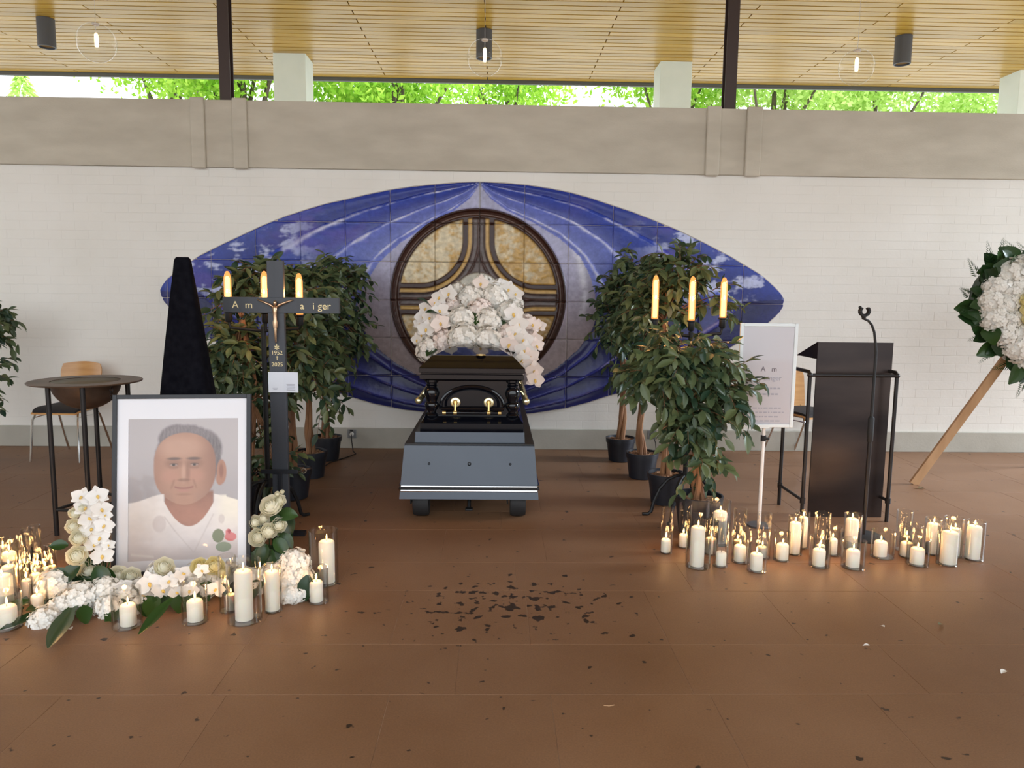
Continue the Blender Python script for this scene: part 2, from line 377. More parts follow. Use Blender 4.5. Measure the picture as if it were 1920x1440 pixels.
for i in range(len(rows)-1):
    y0, y1 = rows[i], rows[i+1]; W_ = y1-y0; ln = LEN if W_ > .45 else LEN*1.5
    xm = .78*y1+.5; n0 = math.floor((-xm-offs[i])/ln); n1 = math.ceil((xm-offs[i])/ln)
    for k in range(n0, n1):
        place(slab_mesh(ln, W_), 'slab', floor, (offs[i]+(k+.5)*ln, (y0+y1)/2, 0))
# what lies in front of and beside the frame: same paving, joined
mb = MB(); y = -7.8
while y < 1.6:
    x = -8.2+(random.random()*.5)
    while x < 7.6:
        mb.box((x+.6, y+.29, -.0035), (1.2, .582, .007)); x += 1.204
    y += .585
o = mb.obj('outer_slabs', M['slab'], floor); o['kind'] = 'stuff'
gp = MB(); gp.box((0, 16, -.16), (120, 110, .1)); struct(gp.obj('ground', M['bounce_ground']))

# painted brick wall
wl = MB(); wl.box((0, WALL_Y+.104, 1.31), (18, .2, 2.62)); wall = struct(wl.obj('wall_back', M['paint']))
BL, BH = .25, .0835
hx, hz, c = BL/2-.0008, BH/2-.0008, .0035
brick_me = MB().add([(-hx, .002, -hz), (hx, .002, -hz), (hx, .002, hz), (-hx, .002, hz), (-hx+c, .0015, -hz+c), (hx-c, .0015, -hz+c), (hx-c, .0015, hz-c), (-hx+c, .0015, hz-c)],
                    [(4, 5, 6, 7)]+[(a, (a+1) % 4, (a+1) % 4+4, a+4) for a in range(4)]).mesh('brick', M['paint'])
bricks = []
nz = int((2.62-.197)/BH)
for r in range(nz+1):
    z = .197+(r+.5)*BH
    if z > 2.59: break
    x = -8.9+(BL/2 if r % 2 else 0)
    while x < 8.9:
        if not (((x+.2)/2.75)**2+((z-1.43)/1.0)**2 < .72): bricks.append((x+BL/2, z))
        x += BL
bricks.sort(key=lambda p: (p[0]**2+(p[1]-1.5)**2))
near = [b for b in bricks if 0.9 < b[1]][:300]; ns = set(near); rest = MB()
for (x, z) in bricks:
    if (x, z) in ns: place(brick_me, 'brick', wall, (x, WALL_Y, z))
    else: rest.add([(v.co.x+x, v.co.y+WALL_Y, v.co.z+z) for v in brick_me.vertices], [tuple(p.vertices) for p in brick_me.polygons])
o = rest.obj('brickwork', M['paint'], wall, fixn=False); o['kind'] = 'stuff'
b = MB(); b.box((0, WALL_Y-.006, .0985), (18, .03, .197), bev=.004); struct(b.obj('baseboard_back', M['concrete2']))
b = MB(); b.box((0, WALL_Y+.09, 2.917), (18, .24, .596), bev=.006); struct(b.obj('trim_1', M['concrete']))
for i, (x0, x1) in enumerate(((-2.78, -2.654), (-2.402, -2.271), (1.935, 2.065), (2.304, 2.449))):
    b = MB(); b.box(((x0+x1)/2, WALL_Y-.047, 2.917), (x1-x0, .036, .625), bev=.012); struct(b.obj('trim_%d' % (i+2), M['concrete']))
# steel posts standing on the beam, carrying the roof
for x0, x1 in ((-2.54, -2.441), (2.115, 2.222)):
    xc = (x0+x1)/2; b = MB()
    for s in (-1, 1): b.box((xc, WALL_Y+.09+s*.046, 4.1), (x1-x0, .010, 1.8))
    b.box((xc, WALL_Y+.09, 4.1), (.009, .09, 1.8)); struct(b.obj('steel_post', M['steel']))
b = MB(); b.box((6.7, 1.5, 2.5), (.2, 5.4, 5.0)); struct(b.obj('added_wall_right', M['concrete']))  # unseen wall added so side daylight enters only near the back
b = MB(); b.box((-6.7, 1.9, 2.5), (.2, 6.2, 5.0)); struct(b.obj('added_wall_left', M['concrete']))  # unseen wall, added to keep side daylight off the front floor
# rendered pillars outside, carrying the canopy
for x0, yf in ((-3.333, 11.66), (2.465, 11.71), (8.04, 11.8)):
    b = MB(); b.box((x0+.24, yf+.24, 2.45), (.48, .48, 5.12), bev=.01); struct(b.obj('pillar', M['pillar']))

# timber ceiling
CZ = 5.0; PITCHY = .148
cb = MB(); cb.box((0, 5.85, CZ+.13), (20, 14.1, .2)); ceiling = struct(cb.obj('ceiling', M['gapdark']))
def plank_mesh(L_):
    m_ = MB(); m_.box((0, 0, 0), (L_-.014, PITCHY-.020, .028), bev=.003); return m_.mesh('plank', M['plank'])
pm = plank_mesh(3.34); yy = 12.79; r = 0; rest = MB()
while yy > -1.2:
    off = -.16+(1.67 if r % 2 else 0)
    for k in range(-3, 3):
        xc = off+(k+.5)*3.34
        if yy > 9.1: place(pm, 'plank', ceiling, (xc, yy, CZ+.014))
        else: rest.box((xc, yy, CZ+.014), (3.326, PITCHY-.02, .028))
    yy -= PITCHY; r += 1
o = rest.obj('near_planks', M['plank'], ceiling); o['kind'] = 'stuff'
b = MB(); b.box((0, 12.92, CZ+.06), (20, .06, .22)); struct(b.obj('trim_6', M['fascia']))

# ceiling cylinders and globe pendants
for px, py, yb, lab in ((85, 35, 89, 'dark grey cylinder downlight on the plank ceiling, over the bowl stand side'),
                        (908, 57, 110, 'dark grey cylinder downlight on the plank ceiling, above the casket'),
                        (1695, 68, 121, 'dark grey cylinder downlight on the plank ceiling, over the lectern side')):
    p = fl(px, py, CZ); h = CZ-at(px, yb, p.y).z
    t = thing('ceiling_downlight', lab, 'lamp', (p.x, p.y, CZ), group='cylinder downlights')
    m_ = MB(); m_.lathe([(.104, 0), (.108, -.004), (.108, -h+.004), (.104, -h), (.094, -h), (.092, -h+.03), (.0, -h+.03)], 24); m_.obj('housing', M['lampgrey'], t, smooth=True)
    m_ = MB(); m_.lathe([(.088, -h+.022), (.07, -h+.028), (0, -h+.028)], 20); m_.obj('reflector', M['gapdark'], t, smooth=True)
for px, py, rr, lab in ((181, 80, 33, 'clear globe pendant with glowing filament, the one nearest the bowl stand'),
                        (909, 108, 32, 'clear globe pendant with glowing filament, hanging above the casket'),
                        (1606, 126, 31, 'clear globe pendant with glowing filament, the one nearest the heart wreath')):
    Yp = 6.0; p = at(px, py, Yp); R = rr/F_PX*Yp
    t = thing('globe_pendant', lab, 'lamp', p, group='globe pendants')
    m_ = MB(); prof = [(R*math.sin(a), R*math.cos(a)) for a in np.linspace(.28, PI, 18)]; prof[-1] = (0.0, -R)
    m_.lathe(prof[::-1], 28); m_.obj('globe', M['bulbglass'], t, smooth='all')
    m_ = MB(); m_.tube([(0, 0, R*.93), (0, 0, CZ-p.z)], .0013, 5); m_.obj('cord', M['cablewhite'], t)
    m_ = MB(); m_.lathe([(.012, R*.98), (.026, R*.98), (.026, R*.90), (.012, R*.86)], 14); m_.obj('socket', M['signpole'], t, smooth=True)
    m_ = MB(); m_.lathe([(0, -.035), (.012, -.03), (.014, 0), (.014, .055), (.008, .07), (0, .07)], 12); m_.obj('filament', M['filament'], t, smooth=True)
    m_ = MB(); m_.tube([(0, 0, .07), (0, 0, R*.88)], .0012, 5); m_.obj('filament_support', M['signpole'], t)

# ---------------------------------------------------------------- trees beyond the wall
def quads_mesh(name, C_, U, V, N, m, fold=.0):
    """kite-shaped leaves: centre, half-length vector U, half-width vector V, fold along N"""
    n = len(C_); P = np.empty((n, 4, 3)); P[:, 0] = C_-U; P[:, 1] = C_+V*1.0+N*fold; P[:, 2] = C_+U; P[:, 3] = C_-V+N*fold
    idx = np.arange(n*4).reshape(n, 4)
    F = np.concatenate([idx[:, [0, 1, 2]], idx[:, [0, 2, 3]]])
    me = bpy.data.meshes.new(name); me.from_pydata(P.reshape(-1, 3).tolist(), [], F.tolist()); me.materials.append(m); return me
def rand_dirs(n):
    d = RNG.normal(size=(n, 3)); return d/np.linalg.norm(d, axis=1, keepdims=True)
def outside_tree(X, Y, zc, rx, rz, n, lab, m='treeleaf', trunk=True, lean=0.0, size=.085):
    n = int(n*1.9)
    t = thing('leafy_tree', lab, 'tree', (X, Y, -.11), group='trees beyond the wall')
    nb = 26; bc = rand_dirs(nb)*np.array([rx*.75, rx*.75, rz*.75])*RNG.uniform(.45, 1.0, (nb, 1))
    which = RNG.integers(0, nb, n); C_ = bc[which]+RNG.normal(size=(n, 3))*np.array([.5, .5, .3])*rx/2.6+np.array([lean, 0, zc+.11])
    d = rand_dirs(n); d[:, 2] -= .35; d /= np.linalg.norm(d, axis=1, keepdims=True)
    q = np.cross(d, rand_dirs(n)); q /= np.linalg.norm(q, axis=1, keepdims=True)
    s = RNG.uniform(.7, 1.3, (n, 1))*size
    o = place(quads_mesh('foliage', C_, d*s, q*s*.5, np.cross(d, q)*s*.18, M[m]), 'foliage', t); o['kind'] = 'stuff'
    mb = MB()
    if trunk:
        mb.tube([(0, 0, 0), (.1, .05, zc*.4), (lean*.6, 0, zc*.75), (lean, 0, zc+rz*.5)], [.2, .15, .11, .03], 8)
        mb.obj('trunk', M['treebark'], t, smooth=True)
        for k in range(7):
            a = bc[k]; mb = MB(); z0 = zc*.62+.18*k; e = Vector((a[0]*1.1+lean, a[1], zc+a[2]*.9+.3)); s0 = Vector((lean*.5, 0, z0))
            mb.tube([s0, s0.lerp(e, .5)+Vector((0, 0, -.12)), e], [.07, .045, .015], 6); mb.obj('branch', M['treebark'], t, smooth=True)
    return t
TL = [(-8.9, 21.5, 8.0, 2.5, 1.9, 3400, 'leafy green tree beyond the wall, first one beside the open sky', 'treeleaf'),
      (-6.0, 18.5, 6.9, 2.7, 1.9, 4200, 'dense green tree beyond the wall, behind the steel post nearer the bowl stand', 'treeleaf'),
      (-2.4, 19.0, 6.9, 2.6, 1.9, 4200, 'bright green tree beyond the wall, just past the first white pillar', 'treeleaf'),
      (.3, 22.5, 7.4, 2.2, 1.5, 2000, 'thin leafed tree beyond the wall with sky showing through, above the mural point', 'treeleaf'),
      (4.3, 19.5, 7.3, 2.2, 1.5, 2300, 'green tree with slanting dark limbs beyond the wall, before the second white pillar', 'treeleaf'),
      (7.2, 20.0, 6.9, 2.5, 1.9, 3200, 'green tree beyond the wall just past the steel post nearer the lectern', 'treeleaf2'),
      (10.6, 21.5, 7.2, 2.8, 1.8, 3800, 'pale green bushy tree beyond the wall, above the lectern', 'treeleaf2'),
      (14.6, 22.0, 7.2, 2.8, 2.0, 3800, 'pale green tree beyond the wall, above the heart wreath', 'treeleaf2')]
for a in TL: outside_tree(*a[:7], m=a[7])
# young pointed conifer far off in the open sky
t = thing('conifer', 'small pale conifer top in the open white sky beyond the wall', 'tree', (-17.6, 28, -.11))
n = 1500; zz = RNG.uniform(0, 1, n)**.7; tip = np.where(RNG.random(n) < .5, -.75, .75); R_ = (zz)*1.05+.06
ang = RNG.uniform(0, 2*PI, n); C_ = np.stack([tip+R_*np.cos(ang)*RNG.random(n)**.5, R_*np.sin(ang), 9.6-zz*2.6+np.where(tip > 0, -.25, 0)], 1)
d = np.stack([np.cos(ang), np.sin(ang), -.6*np.ones(n)], 1)*.13; q = np.cross(d, rand_dirs(n)); q /= np.linalg.norm(q, axis=1, keepdims=True)
o = place(quads_mesh('foliage', C_, d, q*.05, q*0, M['treeleaf2']), 'foliage', t); o['kind'] = 'stuff'
mb = MB(); mb.tube([(-.75, 0, 0), (-.75, 0, 8.7)], [.2, .02], 8); mb.tube([(.75, 0, 0), (.75, 0, 8.4)], [.2, .02], 8); mb.obj('trunk', M['treebark'], t)

# ================================================================ CERAMIC MURAL
def interp_px(pts, Y=WALL_Y-.05):
    P = [at(x, y, Y) for x, y in pts]; P.sort(key=lambda p: p.x)
    return np.array([p.x for p in P]), np.array([p.z for p in P])
topx, topz = interp_px([(298, 545), (302, 535), (310, 525), (325, 513), (345, 499), (370, 481), (416, 458), (450, 442), (491, 423), (530, 407), (570, 394), (610, 382), (652, 373), (690, 364), (730, 356), (770, 350), (810, 346), (860, 342), (900, 341),
                        (945, 343), (990, 347), (1030, 353), (1070, 361), (1110, 372), (1145, 384), (1185, 397), (1221, 411), (1275, 433), (1320, 455), (1370, 481), (1400, 499), (1430, 517), (1453, 538), (1466, 551), (1472, 562)])
botx, botz = interp_px([(298, 545), (300, 555), (306, 566), (322, 583), (345, 602), (375, 624), (440, 662), (500, 690), (540, 706), (615, 731), (652, 743), (700, 757), (760, 769), (830, 776), (900, 778), (960, 778), (995, 776), (1060, 766), (1100, 756), (1140, 743),
                        (1175, 733), (1230, 714), (1300, 686), (1365, 655), (1405, 631), (1440, 607), (1463, 586), (1470, 575), (1472, 562)])
stx, stz = interp_px([(668, 575), (672, 560), (685, 530), (710, 492), (750, 455), (800, 422), (850, 395), (880, 372), (892, 356), (900, 344), (908, 356), (920, 372), (950, 394), (1000, 417), (1050, 447), (1089, 482), (1108, 520), (1117, 555), (1119, 580)])
sbx, sbz = interp_px([(668, 575), (670, 590), (675, 610), (700, 648), (740, 680), (790, 708), (840, 732), (900, 748), (950, 738), (1000, 715), (1045, 690), (1085, 655), (1110, 620), (1117, 600), (1119, 580)])
XL, XR = topx[0], topx[-1]
ICX, ICZ, IR = -.160, 1.452, .815
def f_noise(x, z, seed, oct=4, f0=1.0):
    r = np.random.default_rng(seed); v = np.zeros_like(x); amp = 1.0; tot = 0
    for k in range(oct):
        f = f0*2**k
        for j in range(3):
            a = r.uniform(0, 2*PI); ph = r.uniform(0, 2*PI); v += amp*np.sin((x*math.cos(a)+z*math.sin(a))*f*2*PI+ph+1.7*np.sin((x*math.sin(a)-z*math.cos(a))*f*3.1+ph*2))
        tot += amp*3; amp *= .62
    return v/tot
def mixc(a, b, t): return a*(1-t[..., None])+b*t[..., None]
def C3(*c): return np.array(c, float)
_ox = np.linspace(XL, XR, 420); OUT_P = np.concatenate([np.stack([_ox, np.interp(_ox, topx, topz)], 1), np.stack([_ox, np.interp(_ox, botx, botz)], 1)])
_sx = np.linspace(stx[0], stx[-1], 260); SCL_P = np.concatenate([np.stack([_sx, np.interp(_sx, stx, stz)], 1), np.stack([_sx, np.interp(_sx, sbx, sbz)], 1)])
def near_dist(X, Z, P):
    out = np.full(X.shape, 9.0)
    for p in P: np.minimum(out, (X-p[0])**2+((Z-p[1])*1.0)**2, out=out)
    return np.sqrt(out)
def mural_paint(X, Z):
    """returns glaze colour with painted glints and relief height (towards the hall)"""
    sh = X.shape; col = np.zeros(sh+(3,)); h = np.zeros(sh)
    topv = np.interp(X, topx, topz); botv = np.interp(X, botx, botz)
    inS = (X > stx[0]) & (X < stx[-1])
    mid = np.interp(X, [XL, stx[0], stx[-1], XR], [1.487, 1.335, 1.36, 1.469])
    zi_t = np.where(inS, np.interp(X, stx, stz), mid); zi_b = np.where(inS, np.interp(X, sbx, sbz), mid)
    up = Z >= mid
    s = np.where(up, (Z-zi_t)/np.maximum(topv-zi_t, 1e-3), (zi_b-Z)/np.maximum(zi_b-botv, 1e-3))
    d_s = near_dist(X, Z, SCL_P); d_o = near_dist(X, Z, OUT_P); s = d_s/(d_s+d_o+1e-6)
    scl = inS & (Z < zi_t) & (Z > zi_b)
    n1 = f_noise(X*1.0, Z*2.2, 3, 4, .7); n2 = f_noise(X, Z, 5, 5, 2.0); n3 = f_noise(X, Z*3, 8, 5, 1.6)
    deep = C3(.010, .024, .225); midb = C3(.045, .085, .46); lav = C3(.17, .21, .57); wht = C3(.66, .68, .86); navy = C3(.010, .013, .085); navy2 = C3(.03, .035, .17)
    dist = np.abs(X-ICX)
    # upper drapery: bands that fan out from the point at the top
    t = np.clip(s, 0, 1)+.02*n1
    B_ = lambda q_: np.broadcast_to(q_, sh+(3,))
    ph = t*3.05+.62+.03*n1; pf = ph-np.floor(ph); kf = np.floor(ph)
    base_o = mixc(B_(lav*.9), B_(deep), smooth01((t-.05)/.75)); base_i = mixc(B_(lav*1.25), B_(midb*.9), smooth01((t-.1)/.7))
    c = mixc(base_o, base_i, smooth01(pf)**1.6)
    nn = f_noise(X*1.1, Z*1.6, 24, 5, 1.1); wv_ = .05+.09*np.clip(nn+.4*n2, 0, 1)
    ln_ = np.exp(-((pf-.90)/wv_)**2)*np.clip(.42+1.5*nn+1.2*n2+.25*smooth01((dist-.4)/.8), 0, 1)*smooth01((2.6-dist)/.6)  # white streaks: glaze pattern with some glint painted into it
    c = mixc(c, B_(wht), np.clip(ln_, 0, .95))
    vio = np.clip(f_noise(X*.8, Z*1.2, 27, 4, 1.0)*1.1-.08, 0, .4)*smooth01((dist-.7)/.5); c = mixc(c, B_(C3(.12, .07, .40)), vio)
    # cloudy ends
    cl = smooth01((dist-1.35)/.6)*smooth01((n2*1.0+n3*1.0+.32-np.abs(t-.45)*.8)/.42)*.85
    c = mixc(c, np.broadcast_to(wht*np.array([.85, .9, 1.0]), sh+(3,)), cl)
    # lower drapery: dark folds
    tl = np.clip(s, 0, 1)
    phl = tl*3.2+.35+.03*n1; pl = phl-np.floor(phl); cd = mixc(np.broadcast_to(navy, sh+(3,)), np.broadcast_to(navy2*1.5, sh+(3,)), smooth01(pl)**1.5)
    cl2 = smooth01((dist-1.75)/.6)*smooth01((n2+n3*.8+.05-tl*.8)/.45)*.7
    cd = mixc(cd, np.broadcast_to(wht*np.array([.8, .86, 1.0]), sh+(3,)), cl2)
    sp = np.exp(-((pl-.93)/.035)**2)*np.clip(.15+1.6*n2+1.2*n3, 0, 1)*.7  # thin glints along the fold edges, put into the colour
    cd = mixc(cd, np.broadcast_to(C3(.42, .36, .48), sh+(3,)), sp)
    bl = smooth01(.5-(Z-mid)/.10*.5)
    blue = mixc(c, cd, np.where(up, bl*smooth01((dist-1.0)/.2), 1.0))
    saw = lambda p: np.where(p < .9, (p/.9)**1.5, (1-p)/.1)
    fold = np.where(up, .022*saw(pf)*smooth01(t*8)*smooth01((1-t)*8), .028*saw(pl)*smooth01((1-tl)*6)*smooth01(tl*8))
    h += np.where(scl, 0, fold*smooth01((2.9-dist)/.8))
    # grey lavender field round the disc
    vz = smooth01((Z-.9)/1.2)  # brownish reflection painted into the lower part of the field
    sc = mixc(np.broadcast_to(C3(.31, .245, .25), sh+(3,)), np.broadcast_to(C3(.40, .40, .58), sh+(3,)), vz)
    sc = sc*(1+.18*n1+.08*n2)[..., None]
    rr = np.hypot(X-ICX, Z-ICZ)
    hl = np.exp(-((rr-1.0-.03*n1)/.035)**2)*smooth01((X-ICX-.3)/.5)*smooth01((n2+.45)/.5)*.7*smooth01((Z-1.2)/.3)  # white highlight painted as an arc right of the disc
    sc = mixc(sc, np.broadcast_to(C3(.75, .75, .82), sh+(3,)), hl)
    col = np.where(scl[..., None], sc, blue)
    # the disc
    a = np.abs(X-ICX)*(1.0); bz = np.abs(Z-ICZ+.015)
    k = .55
    g = np.where((a < k) & (bz < k), k-np.sqrt(np.maximum(0, (k-a)**2+(k-bz)**2)), np.minimum(a, bz))
    wdt = .155+0*a
    brown = C3(.042, .015, .010); gold = C3(.52, .33, .11); cream = C3(.72, .62, .42); taupe = C3(.125, .095, .088)
    vein = f_noise(X*3, Z*3, 31, 5, 1.0); vein2 = f_noise(X*6, Z*8, 33, 4, 1.2)
    pan = mixc(np.broadcast_to(cream, sh+(3,)), np.broadcast_to(gold, sh+(3,)), smooth01((vein+.25*vein2+.28+.35*(X-ICX)+.15*(ICZ-Z))/.45))
    pan = pan*(1+.35*vein2)[..., None]
    lowq = smooth01((ICZ-Z-.2)/.4)*smooth01((X-ICX)/.1); pan = mixc(pan, np.broadcast_to(C3(.22, .115, .045), sh+(3,)), lowq*.8)
    dc = pan; dh = .012+.006*vein2
    def band(lo, hi, cc, hh):
        nonlocal dc, dh
        e = .006; mk = smooth01((g-lo+e)/(2*e))*smooth01((hi-g+e)/(2*e)); dc = mixc(dc, np.broadcast_to(cc, sh+(3,)), mk); dh = dh*(1-mk)+hh*mk
    band(-1, .150, brown, .030)
    band(.064, .096, gold*1.1*np.ones(3), .022)
    band(-1, .052, taupe, .012)
    band(-.01, .008, brown*1.3, .024)
    dc = np.where((g < .052)[..., None], dc*(1+.45*vein2)[..., None], dc)
    rn = rr/IR
    e = .008; hub = smooth01((.235-np.hypot(X-ICX, Z-ICZ-.0)+e)/(2*e)); dc = mixc(dc, np.broadcast_to(C3(.52, .50, .42), sh+(3,)), hub); dh = dh*(1-hub)+.03*hub
    def ring(r0, r1, cc, hh):
        nonlocal dc, dh
        e = .006; mk = smooth01((rr-r0+e)/(2*e))*smooth01((r1-rr+e)/(2*e)); dc = mixc(dc, np.broadcast_to(cc, sh+(3,)), mk); dh = dh*(1-mk)+hh*mk
    ring(.735, .83, brown, .030); ring(.768, .780, C3(.17, .11, .09), .016); ring(.805, .84, brown*.8, .045)
    ind = smooth01((.835-rr)/.012)
    col = mixc(col, dc, ind); h = h*(1-ind)+dh*ind
    # glazed seam running down from the point
    seam = np.exp(-((X-ICX-.009)/.010)**2)*(rr > .83)*(Z > ICZ); col = mixc(col, np.broadcast_to(C3(.36, .37, .44), sh+(3,)), seam)
    return np.clip(col, 0, .95), h
mural = thing('ceramic_mural', 'large blue eye-shaped ceramic tile mural with a brown cross disc on the white wall', 'mural', (0, 0, 0))
GX, GZ = .4162, .357
xcuts = [-.151+GX*k for k in range(-8, 9)]; zcuts = [.25]+[1.425+GZ*k for k in range(-2, 3)]+[2.60]
YT = WALL_Y-.016
def mural_tile(x0, x1, z0, z1):
    gap = .0018; x0 = max(x0+gap, XL+.002); x1 = min(x1-gap, XR-.002)
    if x1-x0 < .01: return
    xs = np.linspace(x0, x1, 240); lo = np.maximum(z0+gap, np.interp(xs, botx, botz)); hi = np.minimum(z1-gap, np.interp(xs, topx, topz))
    ok = hi-lo > .012
    if not ok.any(): return
    xa, xb = xs[ok][0], xs[ok][-1]
    if xb-xa < .02: return
    nx = max(3, int((xb-xa)/.0085)); xs = np.linspace(xa, xb, nx+1)
    lo = np.maximum(z0+gap, np.interp(xs, botx, botz)); hi = np.maximum(np.minimum(z1-gap, np.interp(xs, topx, topz)), lo+.004)
    nz_ = max(3, int((hi-lo).max()/.0085)); v = np.linspace(0, 1, nz_+1)
    X = np.repeat(xs[:, None], nz_+1, 1); Z = lo[:, None]+(hi-lo)[:, None]*v[None]
    col, h = mural_paint(X, Z)
    ex = np.minimum(np.arange(nx+1), nx-np.arange(nx+1))[:, None]; ez = np.minimum(np.arange(nz_+1), nz_-np.arange(nz_+1))[None]
    edge = np.minimum(ex, ez); h = np.where(edge == 0, h*.95-.0025, h)
    Yv = YT-.012-h
    V = np.stack([X, Yv, Z], -1).reshape(-1, 3).tolist(); idx = np.arange((nx+1)*(nz_+1)).reshape(nx+1, nz_+1)
    Fq = np.stack([idx[:-1, :-1], idx[1:, :-1], idx[1:, 1:], idx[:-1, 1:]], -1).reshape(-1, 4).tolist()
    rim = list(idx[:, 0])+list(idx[-1, 1:])+list(idx[-2::-1, -1])+list(idx[0, -2:0:-1]); n0 = len(V); cols = col.reshape(-1, 3).tolist()
    for i in rim: V.append((V[i][0], YT+.008, V[i][2])); cols.append(cols[i])
    nr = len(rim)
    for i in range(nr): Fq.append([int(rim[i]), n0+i, n0+(i+1) % nr, int(rim[(i+1) % nr])])
    me = bpy.data.meshes.new('tile'); me.from_pydata(V, [], Fq); me.materials.append(M['glaze']); color_mesh(me, np.array(cols)); me.shade_smooth()
    place(me, 'tile', mural)
for i in range(len(xcuts)-1):
    for j in range(len(zcuts)-1): mural_tile(xcuts[i], xcuts[i+1], zcuts[j], zcuts[j+1])
xs = np.linspace(XL, XR, 90); poly = [(x, z+.008) for x, z in zip(xs, np.interp(xs, topx, topz))]+[(x, z-.008) for x, z in zip(xs[::-1][1:-1], np.interp(xs[::-1][1:-1], botx, botz))]
m_ = MB(); m_.prism(poly, YT-.0095, WALL_Y+.002); m_.obj('bedding', M['grout'], mural)

# ================================================================ BIER AND CASKET
TY = 4.787; TX = -.162; BE = 6.98
bier = thing('bier', 'grey wheeled bier with chrome strips under the casket', 'bier', (TX, TY, 0))
def shell(mb, y0, y1, z0, z1, w0, w1, lean0=0.0, back=0.0):
    mb.hexa([(-w0/2, y0, z0), (w0/2, y0, z0), (w0/2, y1, z0), (-w0/2, y1, z0), (-w1/2, y0+lean0, z1), (w1/2, y0+lean0, z1), (w1/2, y1-back, z1), (-w1/2, y1-back, z1)])
L_ = BE-TY
m_ = MB(); shell(m_, .012, L_, .148, .497, .918, .858, .05, .05); m_.obj('skirt', M['bier'], bier)
m_ = MB(); m_.box((0, L_/2+.03, .5), (.860, L_-.10, .012), bev=.004); m_.obj('top_plate', M['biertop'], bier)
m_ = MB(); shell(m_, .13, L_-.15, .506, .575, .735, .728, .006, .006); m_.obj('plinth', M['bier'], bier)
m_ = MB()
for z in (.205, .232):
    wz = .918-.06*(z-.148)/.349+.012; yf = .012+.05*(z-.148)/.349
    m_.tube([(-wz/2, L_-.02, z), (-wz/2, yf+.03, z), (-wz/2+.012, yf-.004, z), (wz/2-.012, yf-.004, z), (wz/2, yf+.03, z), (wz/2, L_-.02, z)], .0085, 8)
m_.obj('bumper_strip', M['chrome'], bier, smooth=True)
m_ = MB(); z = .2185; wz = .918-.06*(z-.148)/.349+.006; m_.tube([(-wz/2, L_-.02, z), (-wz/2, .03, z), (-wz/2+.01, .012, z), (wz/2-.01, .012, z), (wz/2, .03, z), (wz/2, L_-.02, z)], .007, 6); m_.obj('rubber_strip', M['rubber'], bier)
for xx, big in ((-.265, 0), (.0, 1), (.27, 0)):
    m_ = MB(); r = .012 if big else .008; zz = .38; yf = .012+.05*(zz-.148)/.349
    m_.loop([(r, .004), (r*.6, .006), (r*.5, 0), (r, 0)], 14, (xx, yf-.001, zz), Matrix.Rotation(PI/2, 3, 'X')); m_.obj('eyelet', M['iron'], bier)
for sx_ in (-1, 1):
    for yy_ in (.13, L_-.3):
        m_ = MB(); R90 = Matrix.Rotation(PI/2, 3, 'Y')
        m_.loop([(.045, -.05), (.10, -.052), (.108, -.03), (.108, .03), (.10, .052), (.045, .05)], 26, (sx_*.325, yy_+.02, .108), R90)
        wh = m_.obj('wheel', M['rubber'], bier, smooth=True)
        m_ = MB(); m_.lathe([(.0, -.04), (.046, -.035), (.046, .035), (0, .04)], 16, (sx_*.325, yy_+.02, .108), R90); m_.obj('hub', M['chrome'], wh, smooth=True)
        m_ = MB(); m_.box((sx_*.325, yy_+.02, .16), (.13, .05, .03)); m_.box((sx_*.325-.07, yy_+.02, .13), (.01, .05, .09)); m_.obj('fork', M['iron'], bier)
m_ = MB(); m_.tube([(0, .10, .16), (0, .06, .12), (0, .03, .085)], .012, 6); m_.box((0, .02, .082), (.05, .05, .012), bev=.004); m_.obj('brake_pedal', M['iron'], bier)

CY = TY+.135; CLn = 2.0
casket = thing('casket', 'black lacquered casket with gold handles and turned corner columns on a grey bier', 'casket', (TX+.012, CY, .575))
m_ = MB(); m_.hexa([(-.345, 0, 0), (.345, 0, 0), (.345, CLn, 0), (-.345, CLn, 0), (-.345, 0, .058), (.345, 0, .058), (.345, CLn, .058), (-.345, CLn, .058)])
m_.hexa([(-.345, 0, .058), (.345, 0, .058), (.345, CLn, .058), (-.345, CLn, .058), (-.315, .05, .10), (.315, .05, .10), (.315, CLn-.05, .10), (-.315, CLn-.05, .10)]); m_.obj('base_moulding', M['lacquer'], casket)
m_ = MB(); m_.box((0, CLn/2, .22), (.585, CLn-.14, .25), bev=.006); m_.obj('body', M['lacquer'], casket)
# arched raised field on the end board
arch = lambda w_, hgt, z0, n=16: [(-w_, z0)]+[(w_*math.cos(a), z0+.02+hgt*math.sin(a)) for a in np.linspace(PI, 0, n)]+[(w_, z0)]
am = arch(.212, .132, .148, 22); m_ = MB(); m_.tube([(x, .068, z) for x, z in am]+[(am[0][0], .068, am[0][1])], .012, 8); m_.obj('arch_moulding', M['lacquer'], casket, smooth=True)
ap = arch(.186, .106, .162, 22); n = len(ap); cxm, czm = 0.0, .21
m_ = MB(); vs = [(x, .066, z) for x, z in ap]+[(cxm+(x-cxm)*.90, .050, czm+(z-czm)*.86) for x, z in ap]; m_.add(vs, [(i, (i+1) % n, (i+1) % n+n, i+n) for i in range(n)]+[tuple(range(n, 2*n))]); m_.obj('arch_panel', M['lacquer'], casket)
def column(mb, x, y):
    pr = [(.040, .10), (.046, .108), (.040, .118), (.030, .125), (.030, .135), (.042, .15), (.050, .17), (.046, .19), (.036, .198), (.036, .206), (.047, .23), (.053, .255), (.047, .283), (.034, .297), (.034, .303), (.042, .308), (.034, .314), (.034, .322), (.045, .33), (.045, .345)]
    mb.lathe(pr, 20, (x, y, 0))
